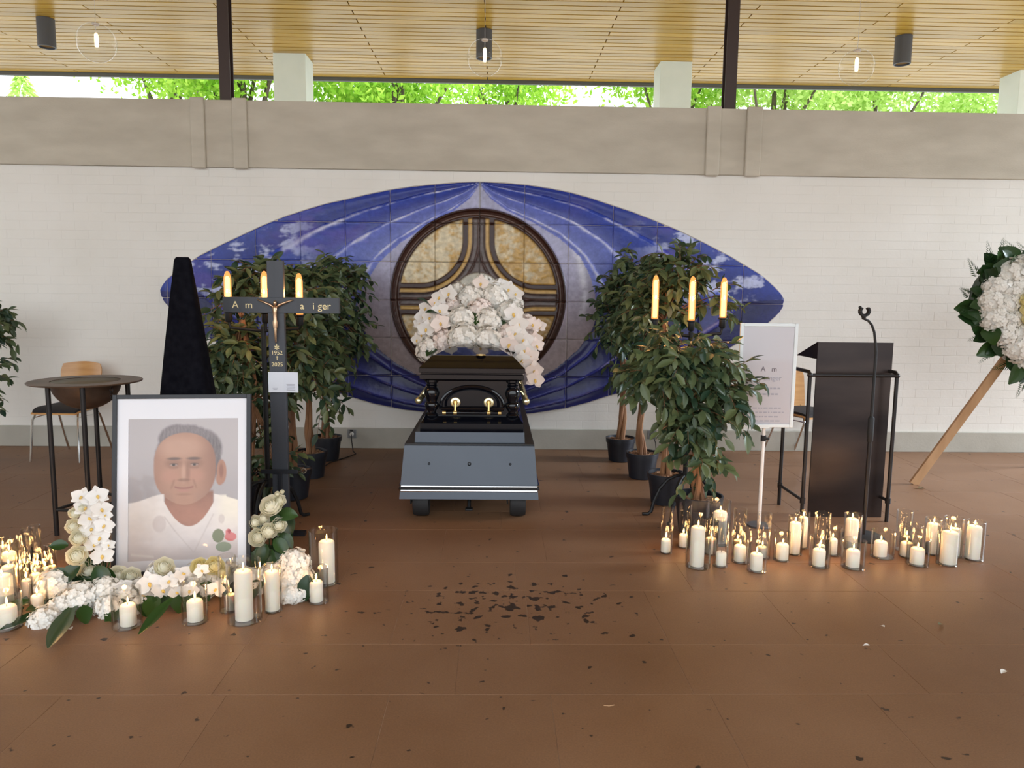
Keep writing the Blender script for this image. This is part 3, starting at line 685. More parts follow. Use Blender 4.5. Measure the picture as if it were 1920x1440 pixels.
for sx_ in (-1, 1):
    for yy_ in (.085, CLn-.085):
        m_ = MB(); column(m_, sx_*.272, yy_-.015 if yy_ < 1 else yy_+.015); m_.obj('column', M['lacquer'], casket, smooth=True)
# lid: stepped moulding, sloping border, nearly flat crown
def ringed(mb, levels):  # levels: (half width, inset at the ends, z)
    P = []
    for (hw, e, z) in levels: P.append([(-hw, e, z), (hw, e, z), (hw, CLn-e, z), (-hw, CLn-e, z)])
    vs = [p for q in P for p in q]; fs = []
    for i in range(len(P)-1):
        for j in range(4): fs.append((i*4+j, i*4+(j+1) % 4, i*4+4+(j+1) % 4, i*4+4+j))
    fs.append((3, 2, 1, 0)); n = (len(P)-1)*4; fs.append((n, n+1, n+2, n+3)); mb.add(vs, fs)
m_ = MB(); ringed(m_, [(.315, .05, .338), (.335, .018, .352), (.345, .004, .356), (.345, .004, .384), (.338, .012, .388), (.338, .012, .394), (.352, -.012, .400), (.352, -.012, .428), (.346, -.004, .434)]); m_.obj('lid_moulding', M['lacquer'], casket)
m_ = MB(); ringed(m_, [(.346, -.004, .434), (.272, .14, .502), (.262, .150, .504), (.258, .155, .502), (.17, .32, .545), (.08, .42, .560)]); m_.obj('lid', M['lacquer'], casket)
m_ = MB(); m_.lathe([(.0, 0), (.034, 0), (.030, .007), (.0, .010)], 18, (.055, .136, .505), sy=.6); m_.obj('lid_catch', M['gold'], casket, smooth=True)
RX = Matrix.Rotation(PI/2, 3, 'X')
hd = None
m_ = MB(); m_.tube([(-.185, .018, .128), (.185, .018, .128)], .011, 10); hd = m_.obj('end_handle', M['lacquer'], casket, smooth=True)
for x in (-.185, -.112, .112, .185):
    m_ = MB(); m_.tube([(x-.011, .018, .128), (x+.011, .018, .128)], .0145, 12); m_.obj('ferrule', M['gold'], hd, smooth=True)
for x in (-.112, .112):
    m_ = MB(); m_.lathe([(.0, 0), (.034, 0), (.034, .006), (.028, .010), (.018, .010), (.014, .014), (0, .014)], 22, (x, .046, .195), RX); m_.obj('rosette', M['paleGold'], hd, smooth=True)
    m_ = MB(); m_.tube([(x, .028, .205), (x, .02, .175), (x, .016, .14)], .007, 8)
    for s in (-1, 1):
        m_.tube([(x-.013, .030, .195+s*.011), (x+.013, .030, .195+s*.011)], .0045, 6)
        m_.tube([(x+s*.010, .030, .186), (x+s*.010, .030, .206)], .004, 6)
    m_.obj('handle_bracket', M['gold'], hd, smooth=True)
for sx_ in (-1, 1):
    m_ = MB(); pts = [(sx_*.365, .12, .195), (sx_*.365, 1.75, .195)]
    m_.tube(pts, .014, 10)
    for k in range(15): m_.lathe([(.014, -.03), (.022, -.012), (.022, .012), (.014, .03)], 12, (sx_*.365, .17+.11*k, .195), RX)
    m_.ball((sx_*.365, .115, .195), .026, 14, 8)
    hb = m_.obj('side_handle', M['paleGold'], casket, smooth=True)
    for yy_ in (.35, 1.0, 1.6):
        m_ = MB(); m_.tube([(sx_*.29, yy_, .23), (sx_*.34, yy_, .23), (sx_*.365, yy_, .195)], .01, 8); m_.obj('handle_bracket', M['paleGold'], hb, smooth=True)

# ================================================================ FLOWERS (each kind modelled once, heads are copies)
def hydrangea_mesh(m, nfl=74, seed=1):
    r = np.random.default_rng(seed); mb = MB(); mb.ball((0, 0, 0), .83, 16, 10)
    for i in range(nfl):
        z = 1-2*(i+.5)/nfl
        if z < -.75: continue
        a = i*2.39996; rr = math.sqrt(1-z*z); n = Vector((rr*math.cos(a), rr*math.sin(a), z)); rad = .95+r.uniform(-.10, .10)
        n = (n+Vector(r.normal(0, .24, 3))).normalized(); u = n.orthogonal().normalized(); q = n.cross(u); sp = r.uniform(0, PI)
        s = r.uniform(.185, .225)
        for k in range(4):
            b = sp+k*PI/2; d = u*math.cos(b)+q*math.sin(b); e = n.cross(d); c = n*rad; tl_ = r.uniform(-.03, .05)
            mb.add([c-n*.02, c+d*s*.38+e*s*.46+n*.02, c+d*s*.86+e*s*.40+n*(.01+tl_), c+d*s*1.02+n*(.0+tl_), c+d*s*.86-e*s*.40+n*(.01+tl_), c+d*s*.38-e*s*.46+n*.02], [(0, 1, 2, 3), (0, 3, 4, 5)])
    return mb.mesh('hydrangea', m, smooth='all')
def petal_grid(mb, length, width, cup, base=Vector((0, 0, 0)), d=Vector((0, 1, 0)), n=Vector((0, 0, 1)), nu=5, nv=5, tip=.9, curl=0.0):
    e = d.cross(n); P = []
    for i in range(nu+1):
        t = i/nu; wv = width*math.sin(PI*min(1, (t*.86+.09))**tip); row = []
        for j in range(nv):
            s = (j/(nv-1)*2-1); row.append(base+d*length*t+e*wv*s+n*(cup*(s*s)*wv+curl*t*t*length))
        P.append(row)
    mb.grid(P)
def orchid_mesh():
    mb = MB(); n = Vector((0, 0, 1))
    for a, l, w_ in ((PI/2, 1.0, .36), (PI/2+2.2, .95, .36), (PI/2-2.2, .95, .36)):
        petal_grid(mb, l, w_, .25, Vector((0, 0, -.02)), Vector((math.cos(a), math.sin(a), 0)), n, curl=-.10)
    for a in (PI*.06, PI*.94):
        petal_grid(mb, .98, .56, .12, Vector((0, 0, .03)), Vector((math.cos(a), math.sin(a), .05)).normalized(), n, nv=6, tip=.75, curl=.05)
    return mb.mesh('orchid', M['orchid_petal'], smooth='all')
def lip_mesh():
    mb = MB(); mb.ball((0, -.08, .12), .13, 8, 6, (1, 1.3, .8)); petal_grid(mb, .34, .12, .6, Vector((0, -.05, .10)), Vector((0, -.8, .5)).normalized(), Vector((0, .5, .8)).normalized(), nu=3, nv=4)
    return mb.mesh('lip', M['lip'], smooth='all')
def rose_mesh(m, seed=2):
    r = np.random.default_rng(seed); mb = MB(); mb.ball((0, 0, .18), .20, 8, 6, (1, 1, 1.5))
    for li, (cnt, R_, top, zo, curl) in enumerate(((3, .27, 14, .24, .0), (4, .42, 24, .15, .03), (4, .56, 34, .06, .06), (5, .72, 45, .0, .10), (5, .86, 57, -.05, .16), (6, 1.0, 70, -.08, .20))):
        for k in range(cnt):
            a = 2*PI*(k+.5*(li % 2)+.17*li)/cnt+r.uniform(-.12, .12); wv = 2*PI/cnt*1.3; P = []; dt = r.uniform(-5, 5)
            for i in range(6):
                t = i/5; row = []
                for j in range(6):
                    e = abs(j/5-.5)*2; th = math.radians(lerp(150, top+dt+16*e*e, t)); rr = R_*(1+.05*math.sin(j*1.9+k)*t)*(1+.05*e); cu = curl*t**4
                    b = a+wv*(j/5-.5)*(.65+.35*t)
                    row.append(Vector(((rr*math.sin(th)+cu)*math.cos(b), (rr*math.sin(th)+cu)*math.sin(b), rr*math.cos(th)+zo-cu*.35)))
                P.append(row)
            mb.grid(P)
    return mb.mesh('rose', m, smooth='all')
def blade_mesh(name, m, L1=1.0, W1=.22, bend=.25, fold=.25, n=8):
    mb = MB(); P = []
    for i in range(n+1):
        t = i/n; wv = W1*math.sin(PI*min(.999, t*.93+.05))**.8; y = L1*t; z = -bend*t*t*L1
        P.append([Vector((-wv, y, z+fold*wv)), Vector((-wv*.5, y, z+fold*wv*.45)), Vector((0, y, z)), Vector((wv*.5, y, z+fold*wv*.45)), Vector((wv, y, z+fold*wv))])
    mb.grid(P); return mb.mesh(name, m, smooth='all')
HYD = [hydrangea_mesh(M['white_petal'], 150, 1), hydrangea_mesh(M['white_petal'], 136, 5)]
HYDB = [hydrangea_mesh(M['blush_petal'], 140, 9)]
ORC, LIP = orchid_mesh(), lip_mesh()
ORCB = ORC.copy(); ORCB.materials.clear(); ORCB.materials.append(M['blush_petal'])
ROSE, ROSEY = rose_mesh(M['cream_rose']), rose_mesh(M['yellow_rose'], 4)
BLADE = blade_mesh('leaf', M['bigleaf']); ROSELEAF = blade_mesh('leaf', M['bigleaf'], 1.0, .34, .2, .3, 5)
def rv(s=1.0): return Vector((random.uniform(-s, s), random.uniform(-s, s), random.uniform(-s, s)))
def add_head(root, me, name, pos, r, face, lip=False, wob=.25):
    base = root.matrix_basis.inverted(); face = Vector(face)+rv(wob)
    mt = base @ frame_mtx(Vector(pos), face, Vector((0, 0, 1))+rv(.35), r)
    o = place(me, name, root, mtx=mt)
    if lip: place(LIP, 'lip', o)
    return o
def add_leaf(root, pos, d, up, L1, me=None, sx=1.0):
    base = root.matrix_basis.inverted(); d = Vector(d).normalized(); up = Vector(up)
    z = (up-d*up.dot(d)).normalized(); x = d.cross(z); m = Matrix((x*sx, d, z)).transposed().to_4x4()
    return place(me or BLADE, 'leaf', root, mtx=base @ Matrix.Translation(pos) @ m @ Matrix.Scale(L1, 4))
CAMV = Vector((0, 0, CAM_H))
def toward(p): return (CAMV-Vector(p)).normalized()

# casket spray
spray = thing('casket_spray', 'domed spray of blush white hydrangeas and orchids lying on the black casket', 'flowers', (TX+.01, 5.85, 1.135))
SY = 5.85
for (x, y, r, dy) in [(884, 560, 28, .10), (929, 558, 27, .08), (867, 601, 28, -.12), (917, 605, 27, -.14), (914, 643, 33, -.28), (871, 636, 32, -.25), (834, 640, 24, -.16), (806, 656, 26, -.12), (955, 590, 26, -.02), (900, 585, 26, -.03), (962, 572, 20, .12),
                      (848, 575, 21, .08), (953, 632, 25, -.22), (905, 535, 20, .25), (938, 541, 18, .27), (985, 610, 22, .05), (975, 640, 22, -.10), (838, 606, 22, -.05), (815, 625, 20, .0), (990, 660, 17, -.15), (860, 545, 16, .22)]:
    p = at(x, y, SY+dy); add_head(spray, random.choice(HYD+HYDB), 'hydrangea', p, r/F_PX*(SY+dy)*1.0, toward(p)+(p-Vector((TX, SY+.2, 1.15)))*.8)
for i, (x, y, r, dy) in enumerate([(842, 550, 15, .02), (824, 558, 15, .05), (799, 578, 14, .06), (793, 594, 15, .02), (824, 583, 17, -.10), (826, 606, 17, -.16), (799, 617, 16, -.1), (806, 596, 14, -.04), (902, 531, 15, .12), (919, 535, 13, .15), (941, 535, 14, .16), (954, 543, 16, .12), (967, 552, 15, .1),
                      (962, 588, 18, -.10), (972, 608, 18, -.16), (966, 626, 18, -.24), (955, 645, 17, -.34), (981, 637, 18, -.25), (999, 609, 15, -.02), (1011, 612, 13, .02), (983, 657, 18, -.34), (1003, 636, 14, -.15), (1006, 648, 14, -.18), (994, 669, 16, -.35), (1001, 695, 16, -.42), (995, 684, 15, -.4), (1003, 712, 16, -.45), (979, 675, 15, -.40), (782, 637, 12, -.05), (790, 628, 12, -.04), (787, 608, 12, .03), (815, 568, 13, .05)]):
    p = at(x, y, SY+dy-.06); add_head(spray, ORCB if (x > 985 or random.random() < .35) else ORC, 'orchid', p, r/F_PX*SY*1.12, toward(p)+(p-Vector((TX, SY+.2, 1.2)))*.9, lip=True, wob=.4)
for (x, y, dx, dz) in [(818, 650, -.3, -.2), (850, 655, -.1, -.5), (945, 655, .1, -.5), (960, 660, .3, -.4), (862, 655, .0, -.6), (828, 590, -.8, .3), (808, 575, -.6, .6)]:
    p = at(x, y, SY-.16); add_leaf(spray, p, (dx, -.5, dz), (0, -.4, 1), .13, ROSELEAF)
m_ = MB(); m_.ball((0, .1, .135), .2, 14, 8, (1.7, 1.5, .66)); m_.obj('foam_base', M['bigleaf'], spray, smooth=True)

# ================================================================ FRAMED PORTRAIT AND DRAPED EASEL
pm_loc = fl(208, 1082); pr_loc = Vector((-1.301, 3.889, 0)); ang = math.atan2(pr_loc.y-pm_loc.y, pr_loc.x-pm_loc.x); LEAN = math.radians(9)
FW, FH = .704, .955
portrait = thing('framed_portrait', 'black framed portrait print of a man in a white shirt, before the draped easel', 'picture', mtx=Matrix.Translation((pm_loc.x, pm_loc.y, .0)) @ Matrix.Rotation(ang, 4, 'Z') @ Matrix.Rotation(-LEAN, 4, 'X'))
FT = .022
for (x0, x1, z0, z1) in ((0, FT, 0, FH), (FW-FT, FW, 0, FH), (FT, FW-FT, 0, FT), (FT, FW-FT, FH-FT, FH)):
    m_ = MB(); m_.box(((x0+x1)/2, .012, (z0+z1)/2), (x1-x0, .032, z1-z0), bev=.002); m_.obj('frame_rail', M['frameblack'], portrait)
PX0, PX1, PZ0, PZ1 = .078, .636, .075, .825
m_ = MB()
for (x0, x1, z0, z1) in ((FT, PX0, FT, FH-FT), (PX1, FW-FT, FT, FH-FT), (PX0, PX1, FT, PZ0), (PX0, PX1, PZ1, FH-FT)):
    m_.box(((x0+x1)/2, .011, (z0+z1)/2), (x1-x0, .004, z1-z0))
m_.obj('mount', M['matboard'], portrait)
m_ = MB(); m_.box((FW/2, .024, FH/2), (FW-.03, .006, FH-.03)); m_.obj('backboard', M['frameblack'], portrait)
def portrait_paint(U, V):  # pixel frame of the print: 765 x 1030
    x = 150+U*765; y = 245+V*1030
    def ell(cx, cy, rx, ry, soft=.06): return smooth01((1-np.sqrt(((x-cx)/rx)**2+((y-cy)/ry)**2))/soft+.5)
    sh = x.shape; B = lambda *c: np.broadcast_to(np.array(c, float), sh+(3,))
    n = f_noise(x/200, y/200, 41, 5, 1.0)
    col = mixc(B(.44, .40, .405), B(.36, .33, .34), smooth01((y-400)/450)); col = col*(1+.05*(x-530)/400)[..., None]
    # soft airbrushed head: hair, ear, neck, face with gentle modelling
    skin = B(.40, .215, .145); dark = B(.21, .10, .068); lite = B(.56, .35, .26)
    wob = 1+.03*f_noise(x/60, y/60, 45, 4, 1.0)
    hair = np.maximum(np.maximum(ell(562, 545, 232*wob, 255*wob, .10), ell(490, 395, 135*wob, 108*wob, .2)), ell(650, 470, 150*wob, 150*wob, .2))*smooth01((735-y)/90)
    hc_ = B(.165, .138, .142)*(1+.45*f_noise(x/26, y/90, 43, 4, 1.0)+.25*smooth01((430-y)/90))[..., None]
    col = mixc(col, hc_, hair)
    ear = np.maximum(ell(797, 640, 34, 90, .2), ell(786, 692, 27, 46, .3)); col = mixc(col, B(.38, .185, .12), ear); col = mixc(col, B(.25, .105, .07), ell(795, 632, 15, 52, .8)*.9)
    neck = smooth01((x-392)/16)*smooth01((748-x)/16)*smooth01((y-760)/30); nk = B(.33, .150, .100)*(1+.12*n+.12*np.exp(-((y-960)/60)**2)-.25*smooth01((900-y)/120))[..., None]; col = mixc(col, nk, neck)
    hw_ = np.where(y > 600, 205-70*np.clip((y-600)/275, 0, 1)**2.2, 205-30*np.clip((600-y)/240, 0, 1)**2); fy_ = (y-612)/262
    fm_ = smooth01((1-np.sqrt(np.clip((x-540)/hw_, -3, 3)**2*(.9)+np.clip(fy_, -3, 3)**4*.98))/.07+.5)
    fc = skin*(1+.05*n)[..., None]; fc = mixc(fc, dark*1.2, smooth01((x-610)/150)*.75); fc = mixc(fc, dark*1.25, smooth01((440-x)/120)*.45); fc = mixc(fc, lite, ell(500, 455, 150, 75, 1.2)*.45)
    for cx_ in (440, 612): fc = mixc(fc, B(.46, .225, .16), ell(cx_, 665, 62, 46, 1.2)*.6)
    for ex in (462, 606):
        fc = mixc(fc, dark, ell(ex, 572, 58, 34, 1.0)*.55); fc = mixc(fc, B(.085, .06, .055), ell(ex+(4 if ex < 500 else -4), 538-.0*ex, 50, 10, .9)*.75)
        fc = mixc(fc, B(.36, .27, .23), ell(ex, 583, 25, 9, .7)*.8); fc = mixc(fc, B(.045, .03, .025), ell(ex, 583, 11, 9, .6)*.95); fc = mixc(fc, B(.08, .045, .035), np.exp(-((y-574-((x-ex)/24)**2*3)/3.5)**2)*(np.abs(x-ex) < 30)*.8)
        fc = mixc(fc, dark, np.exp(-((y-606-((x-ex)/30)**2*-3)/6)**2)*(np.abs(x-ex) < 32)*.35)
    fc = mixc(fc, dark, ell(562, 640, 14, 62, 1.4)*.5); fc = mixc(fc, lite, ell(530, 640, 13, 62, 1.2)*.45); fc = mixc(fc, dark*.9, ell(533, 694, 42, 11, .9)*.6)
    for s_ in (-1, 1): fc = mixc(fc, dark, np.exp(-((x-(533+s_*(66+(y-690)*.32)))/9)**2)*smooth01((y-680)/20)*smooth01((770-y)/30)*.4)
    fc = mixc(fc, B(.26, .095, .08), np.exp(-((y-756+((x-533)/60)**2*10)/7)**2)*(np.abs(x-533) < 66)*.85); fc = mixc(fc, B(.42, .19, .15), ell(533, 772, 44, 11, .9)*.6)
    fc = mixc(fc, dark, ell(533, 800, 50, 9, 1.2)*.35); fc = mixc(fc, B(.27, .16, .125), smooth01((y-735)/90)*smooth01((np.abs(x-533)-40)/70)*.35)
    col = mixc(col, fc, fm_)
    sb = 850-60*smooth01((x-150)/250)*(x < 450); sb = np.where(x > 600, 790+55*np.clip((x-700)/215, 0, 1)**1.4, sb)
    tee = smooth01((y-(1028-190*((x-572)/178)**2))/10)*(np.abs(x-572) < 260); jacket = smooth01((y-sb)/10)*np.maximum(smooth01((402-x)/12), smooth01((x-738)/12))
    shirt = np.maximum(tee*smooth01((y-800)/20), jacket)
    sc = mixc(B(.72, .66, .63), B(.60, .53, .52), smooth01((y-900)/350)); sc = mixc(sc, B(.78, .72, .60), smooth01((x-720)/120)*smooth01((1100-y)/200)*.8)
    sc = sc*(1+.07*f_noise(x/260, y/160, 47, 3, 1.0))[..., None]
    col = mixc(col, sc, shirt)
    col = mixc(col, B(.50, .42, .41), ell(365, 1010, 46, 62, .3)*.55); col = mixc(col, B(.52, .44, .42), ell(798, 985, 22, 34, .4)*.6)
    for (a0, b0, a1, b1) in ((400, 960, 470, 1060), (470, 1060, 600, 1220), (740, 950, 610, 1215)):
        tt = np.clip(((x-a0)*(a1-a0)+(y-b0)*(b1-b0))/((a1-a0)**2+(b1-b0)**2), 0, 1); dd = np.hypot(x-a0-tt*(a1-a0), y-b0-tt*(b1-b0))
        col = mixc(col, B(.50, .43, .41), np.exp(-(dd/5)**2)*.6)
    col = mixc(col, B(.74, .70, .66), np.exp(-((y-1238-.12*(x-250))/9)**2)*(x < 330)*(x > 170)*.7)
    # pressed leaves and a pink rosebud lying over the corner of the print
    col = mixc(col, B(.17, .19, .105), ell(775, 1108, 42, 50, .08)); col = mixc(col, B(.26, .30, .22), ell(812, 1190, 55, 36, .08))
    col = mixc(col, B(.58, .17, .17), np.maximum(ell(862, 1118, 42, 32, .08), ell(846, 1085, 20, 26, .1))); col = mixc(col, B(.36, .04, .05), ell(852, 1078, 10, 16, .2))
    return np.clip(col, 0, 1)
nu, nv = 170, 226; U, V = np.meshgrid(np.linspace(0, 1, nu), np.linspace(0, 1, nv)); pc = portrait_paint(U, V)
Xp = PX0-.001+U*(PX1-PX0+.002); Zp = PZ1+.001-V*(PZ1-PZ0+.002); VV = np.stack([Xp, np.full_like(Xp, .0135), Zp], -1).reshape(-1, 3).tolist(); idx = np.arange(nu*nv).reshape(nv, nu)
Fq = np.stack([idx[:-1, :-1], idx[1:, :-1], idx[1:, 1:], idx[:-1, 1:]], -1).reshape(-1, 4).tolist()
me = bpy.data.meshes.new('print'); me.from_pydata(VV, [], Fq); me.materials.append(M['print']); color_mesh(me, pc.reshape(-1, 3)); place(me, 'print', portrait)

dp = at(347, 600, 4.2)
drape = thing('draped_easel', 'tall easel under a black cloth behind the framed portrait', 'easel', (dp.x, 4.2, 0))
P = []
ztop = at(347, 482, 4.2).z; n = 40
for i, (t, hw, hd_) in enumerate([(1.0, .030, .012), (.995, .038, .02), (.985, .043, .025), (.95, .050, .03), (.85, .072, .05), (.7, .103, .075), (.55, .132, .10), (.4, .163, .13), (.2, .21, .17), (.0, .255, .2)]):
    row = []
    for j in range(n):
        a = 2*PI*j/n; ca, sa = math.cos(a), math.sin(a); k = (abs(ca)**5+abs(sa)**5)**(-1/5)
        f = 1+.03*(1-t)*math.sin(a*9+1.3)+.02*(1-t)*math.sin(a*5)
        row.append((hw*ca*k*f, hd_*sa*k*f, ztop*t))
    P.append(row+[row[0]])
m_ = MB(); m_.grid(P); m_.add([P[0][j] for j in range(n)], [tuple(range(n))]); m_.obj('cloth', M['blackcloth'], drape, smooth=True)

# ================================================================ GRAVE CROSS
cb_ = Vector((-1.312, 4.535, 0)); topz_c = at(531, 489, 4.535).z
cross = thing('grave_cross', 'dark grey wooden grave cross with gold figure and lettering, left of the bier', 'cross', cb_)
CW = .096
m_ = MB(); m_.box((0, 0, topz_c/2+.02), (CW, .035, topz_c-.04), bev=.002); m_.obj('upright', M['cross'], cross)
za0 = at(530, 587, 4.535).z; za1 = at(530, 557.5, 4.535).z; xa0 = at(420, 572, 4.535).x-cb_.x; xa1 = at(637, 575, 4.535).x-cb_.x; zc_ = (za0+za1)/2; tilt = .012
m_ = MB(); m_.box(((xa0+xa1)/2, -.001, zc_), (xa1-xa0, .040, za1-za0), bev=.002); m_.obj('arm', M['cross'], cross)
fy = -.0225
text_obj('lettering', 'A', .060, M['goldpaint'], cross, (-.238, fy, zc_-.020)); text_obj('lettering', 'm', .060, M['goldpaint'], cross, (-.158, fy, zc_-.020))
text_obj('lettering', 'a', .058, M['goldpaint'], cross, (.158, fy, zc_-.022)); text_obj('lettering', 'i', .058, M['goldpaint'], cross, (.226, fy, zc_-.022)); text_obj('lettering', 'ger', .060, M['goldpaint'], cross, (.290, fy, zc_-.022))
zz = lambda y: at(532, y, 4.535).z
fy2 = -.0185
text_obj('lettering', '1952', .034, M['goldpaint'], cross, (0, fy2, zz(664.5))); text_obj('lettering', '2025', .034, M['goldpaint'], cross, (0, fy2, zz(686.5)))
m_ = MB()
for k in range(3): m_.box((0, fy2, zz(651)), (.0045, .002, .030), Matrix.Rotation(k*PI/3, 3, 'Y'))
m_.obj('star_sign', M['goldpaint'], cross)
m_ = MB(); m_.box((0, fy2, zz(671)), (.0035, .002, .026)); m_.box((0, fy2, zz(669)), (.014, .002, .0035)); m_.obj('dagger_sign', M['goldpaint'], cross)
zh = zz(568); m_ = MB(); yb = -.034
zA = lambda y: zz(y)
for s in (-1, 1): m_.tube([(s*.004, yb, zA(577)), (s*.030, yb-.003, zA(571)), (s*.062, yb-.002, zA(567)), (s*.104, yb+.004, zA(562))], [.010, .0075, .006, .0045], 8)
m_.tube([(0, yb, zA(572)), (0, yb-.004, zA(577)), (0, yb-.004, zA(586)), (0, yb-.002, zA(598)), (0, yb-.003, zA(604)), (0, yb-.006, zA(622)), (0, yb-.002, zA(640)), (0, yb, zA(643))], [.006, .0155, .0125, .0105, .0125, .0085, .0045, .003], 10)
m_.ball((.003, yb-.008, zA(568)), .0125, 10, 7, (.9, 1, 1.15))
fig = m_.obj('crucified_figure', M['bronze'], cross, smooth='all')
m_ = MB(); m_.lathe([(.0045, zA(602)), (.0135, zA(601)), (.0150, zA(606)), (.0128, zA(614)), (.009, zA(615))], 10, (0, yb-.003, 0)); m_.obj('loincloth', M['bronze'], fig, smooth=True)
m_ = MB(); m_.box((0, fy2, zA(646)), (.003, .003, .012)); m_.obj('foot_pin', M['goldpaint'], cross)
zb = at(531, 882, 4.535).z
m_ = MB(); m_.box((0, -.03, zb), (.225, .012, .026), bev=.002); m_.box((.005, -.035, zb/2+.01), (.022, .012, zb-.02), bev=.002); m_.box((0, -.03, .012), (.3, .05, .024)); m_.box((0, .03, .012), (.05, .3, .024)); m_.obj('steel_holder', M['frameblack'], cross)
for s in (-1, 1):
    m_ = MB(); m_.tube([(s*.112, -.03, zb), (s*.135, -.03, zb+.004)], .005, 8)
    m_.loop([(.012, -.003), (.018, -.003), (.018, .003), (.012, .003)], 12, (s*.147, -.03, zb+.006), RX); m_.obj('wing_screw', M['chrome'], cross)
# folded card clipped to the cross
cp = at(531, 717, 4.49); zk0, zk1 = at(531, 736, 4.49).z, at(531, 698, 4.49).z
card = thing('memorial_card', 'small open white printed card fixed to the front of the grave cross', 'card', (cp.x, 4.50, (zk0+zk1)/2))
hh = (zk1-zk0)/2
m_ = MB(); m_.hexa([(-.090, -.006, -hh), (0, 0, -hh), (0, .002, -hh), (-.090, -.004, -hh), (-.090, -.006, hh), (0, 0, hh), (0, .002, hh), (-.090, -.004, hh)]); m_.obj('page', M['card'], card)
m_ = MB(); m_.hexa([(0, 0, -hh), (.088, -.008, -hh), (.088, -.006, -hh), (0, .002, -hh), (0, 0, hh), (.088, -.008, hh), (.088, -.006, hh), (0, .002, hh)]); m_.obj('page', M['card'], card)
m_ = MB()
for k in range(5): m_.box((.044, -.0062, -.012-.0085*k), (.052-(k % 2)*.006, .001, .0028), Matrix.Rotation(-.09, 3, 'Z'))
for k in range(2): m_.box((-.05, -.0052, -.036-.008*k), (.03-.008*k, .001, .002), Matrix.Rotation(.066, 3, 'Z'))
m_.obj('text_lines', M['ink'], card)
m_ = MB(); m_.box((0, .006, 0), (.03, .012, .02)); m_.obj('clip', M['frameblack'], card)

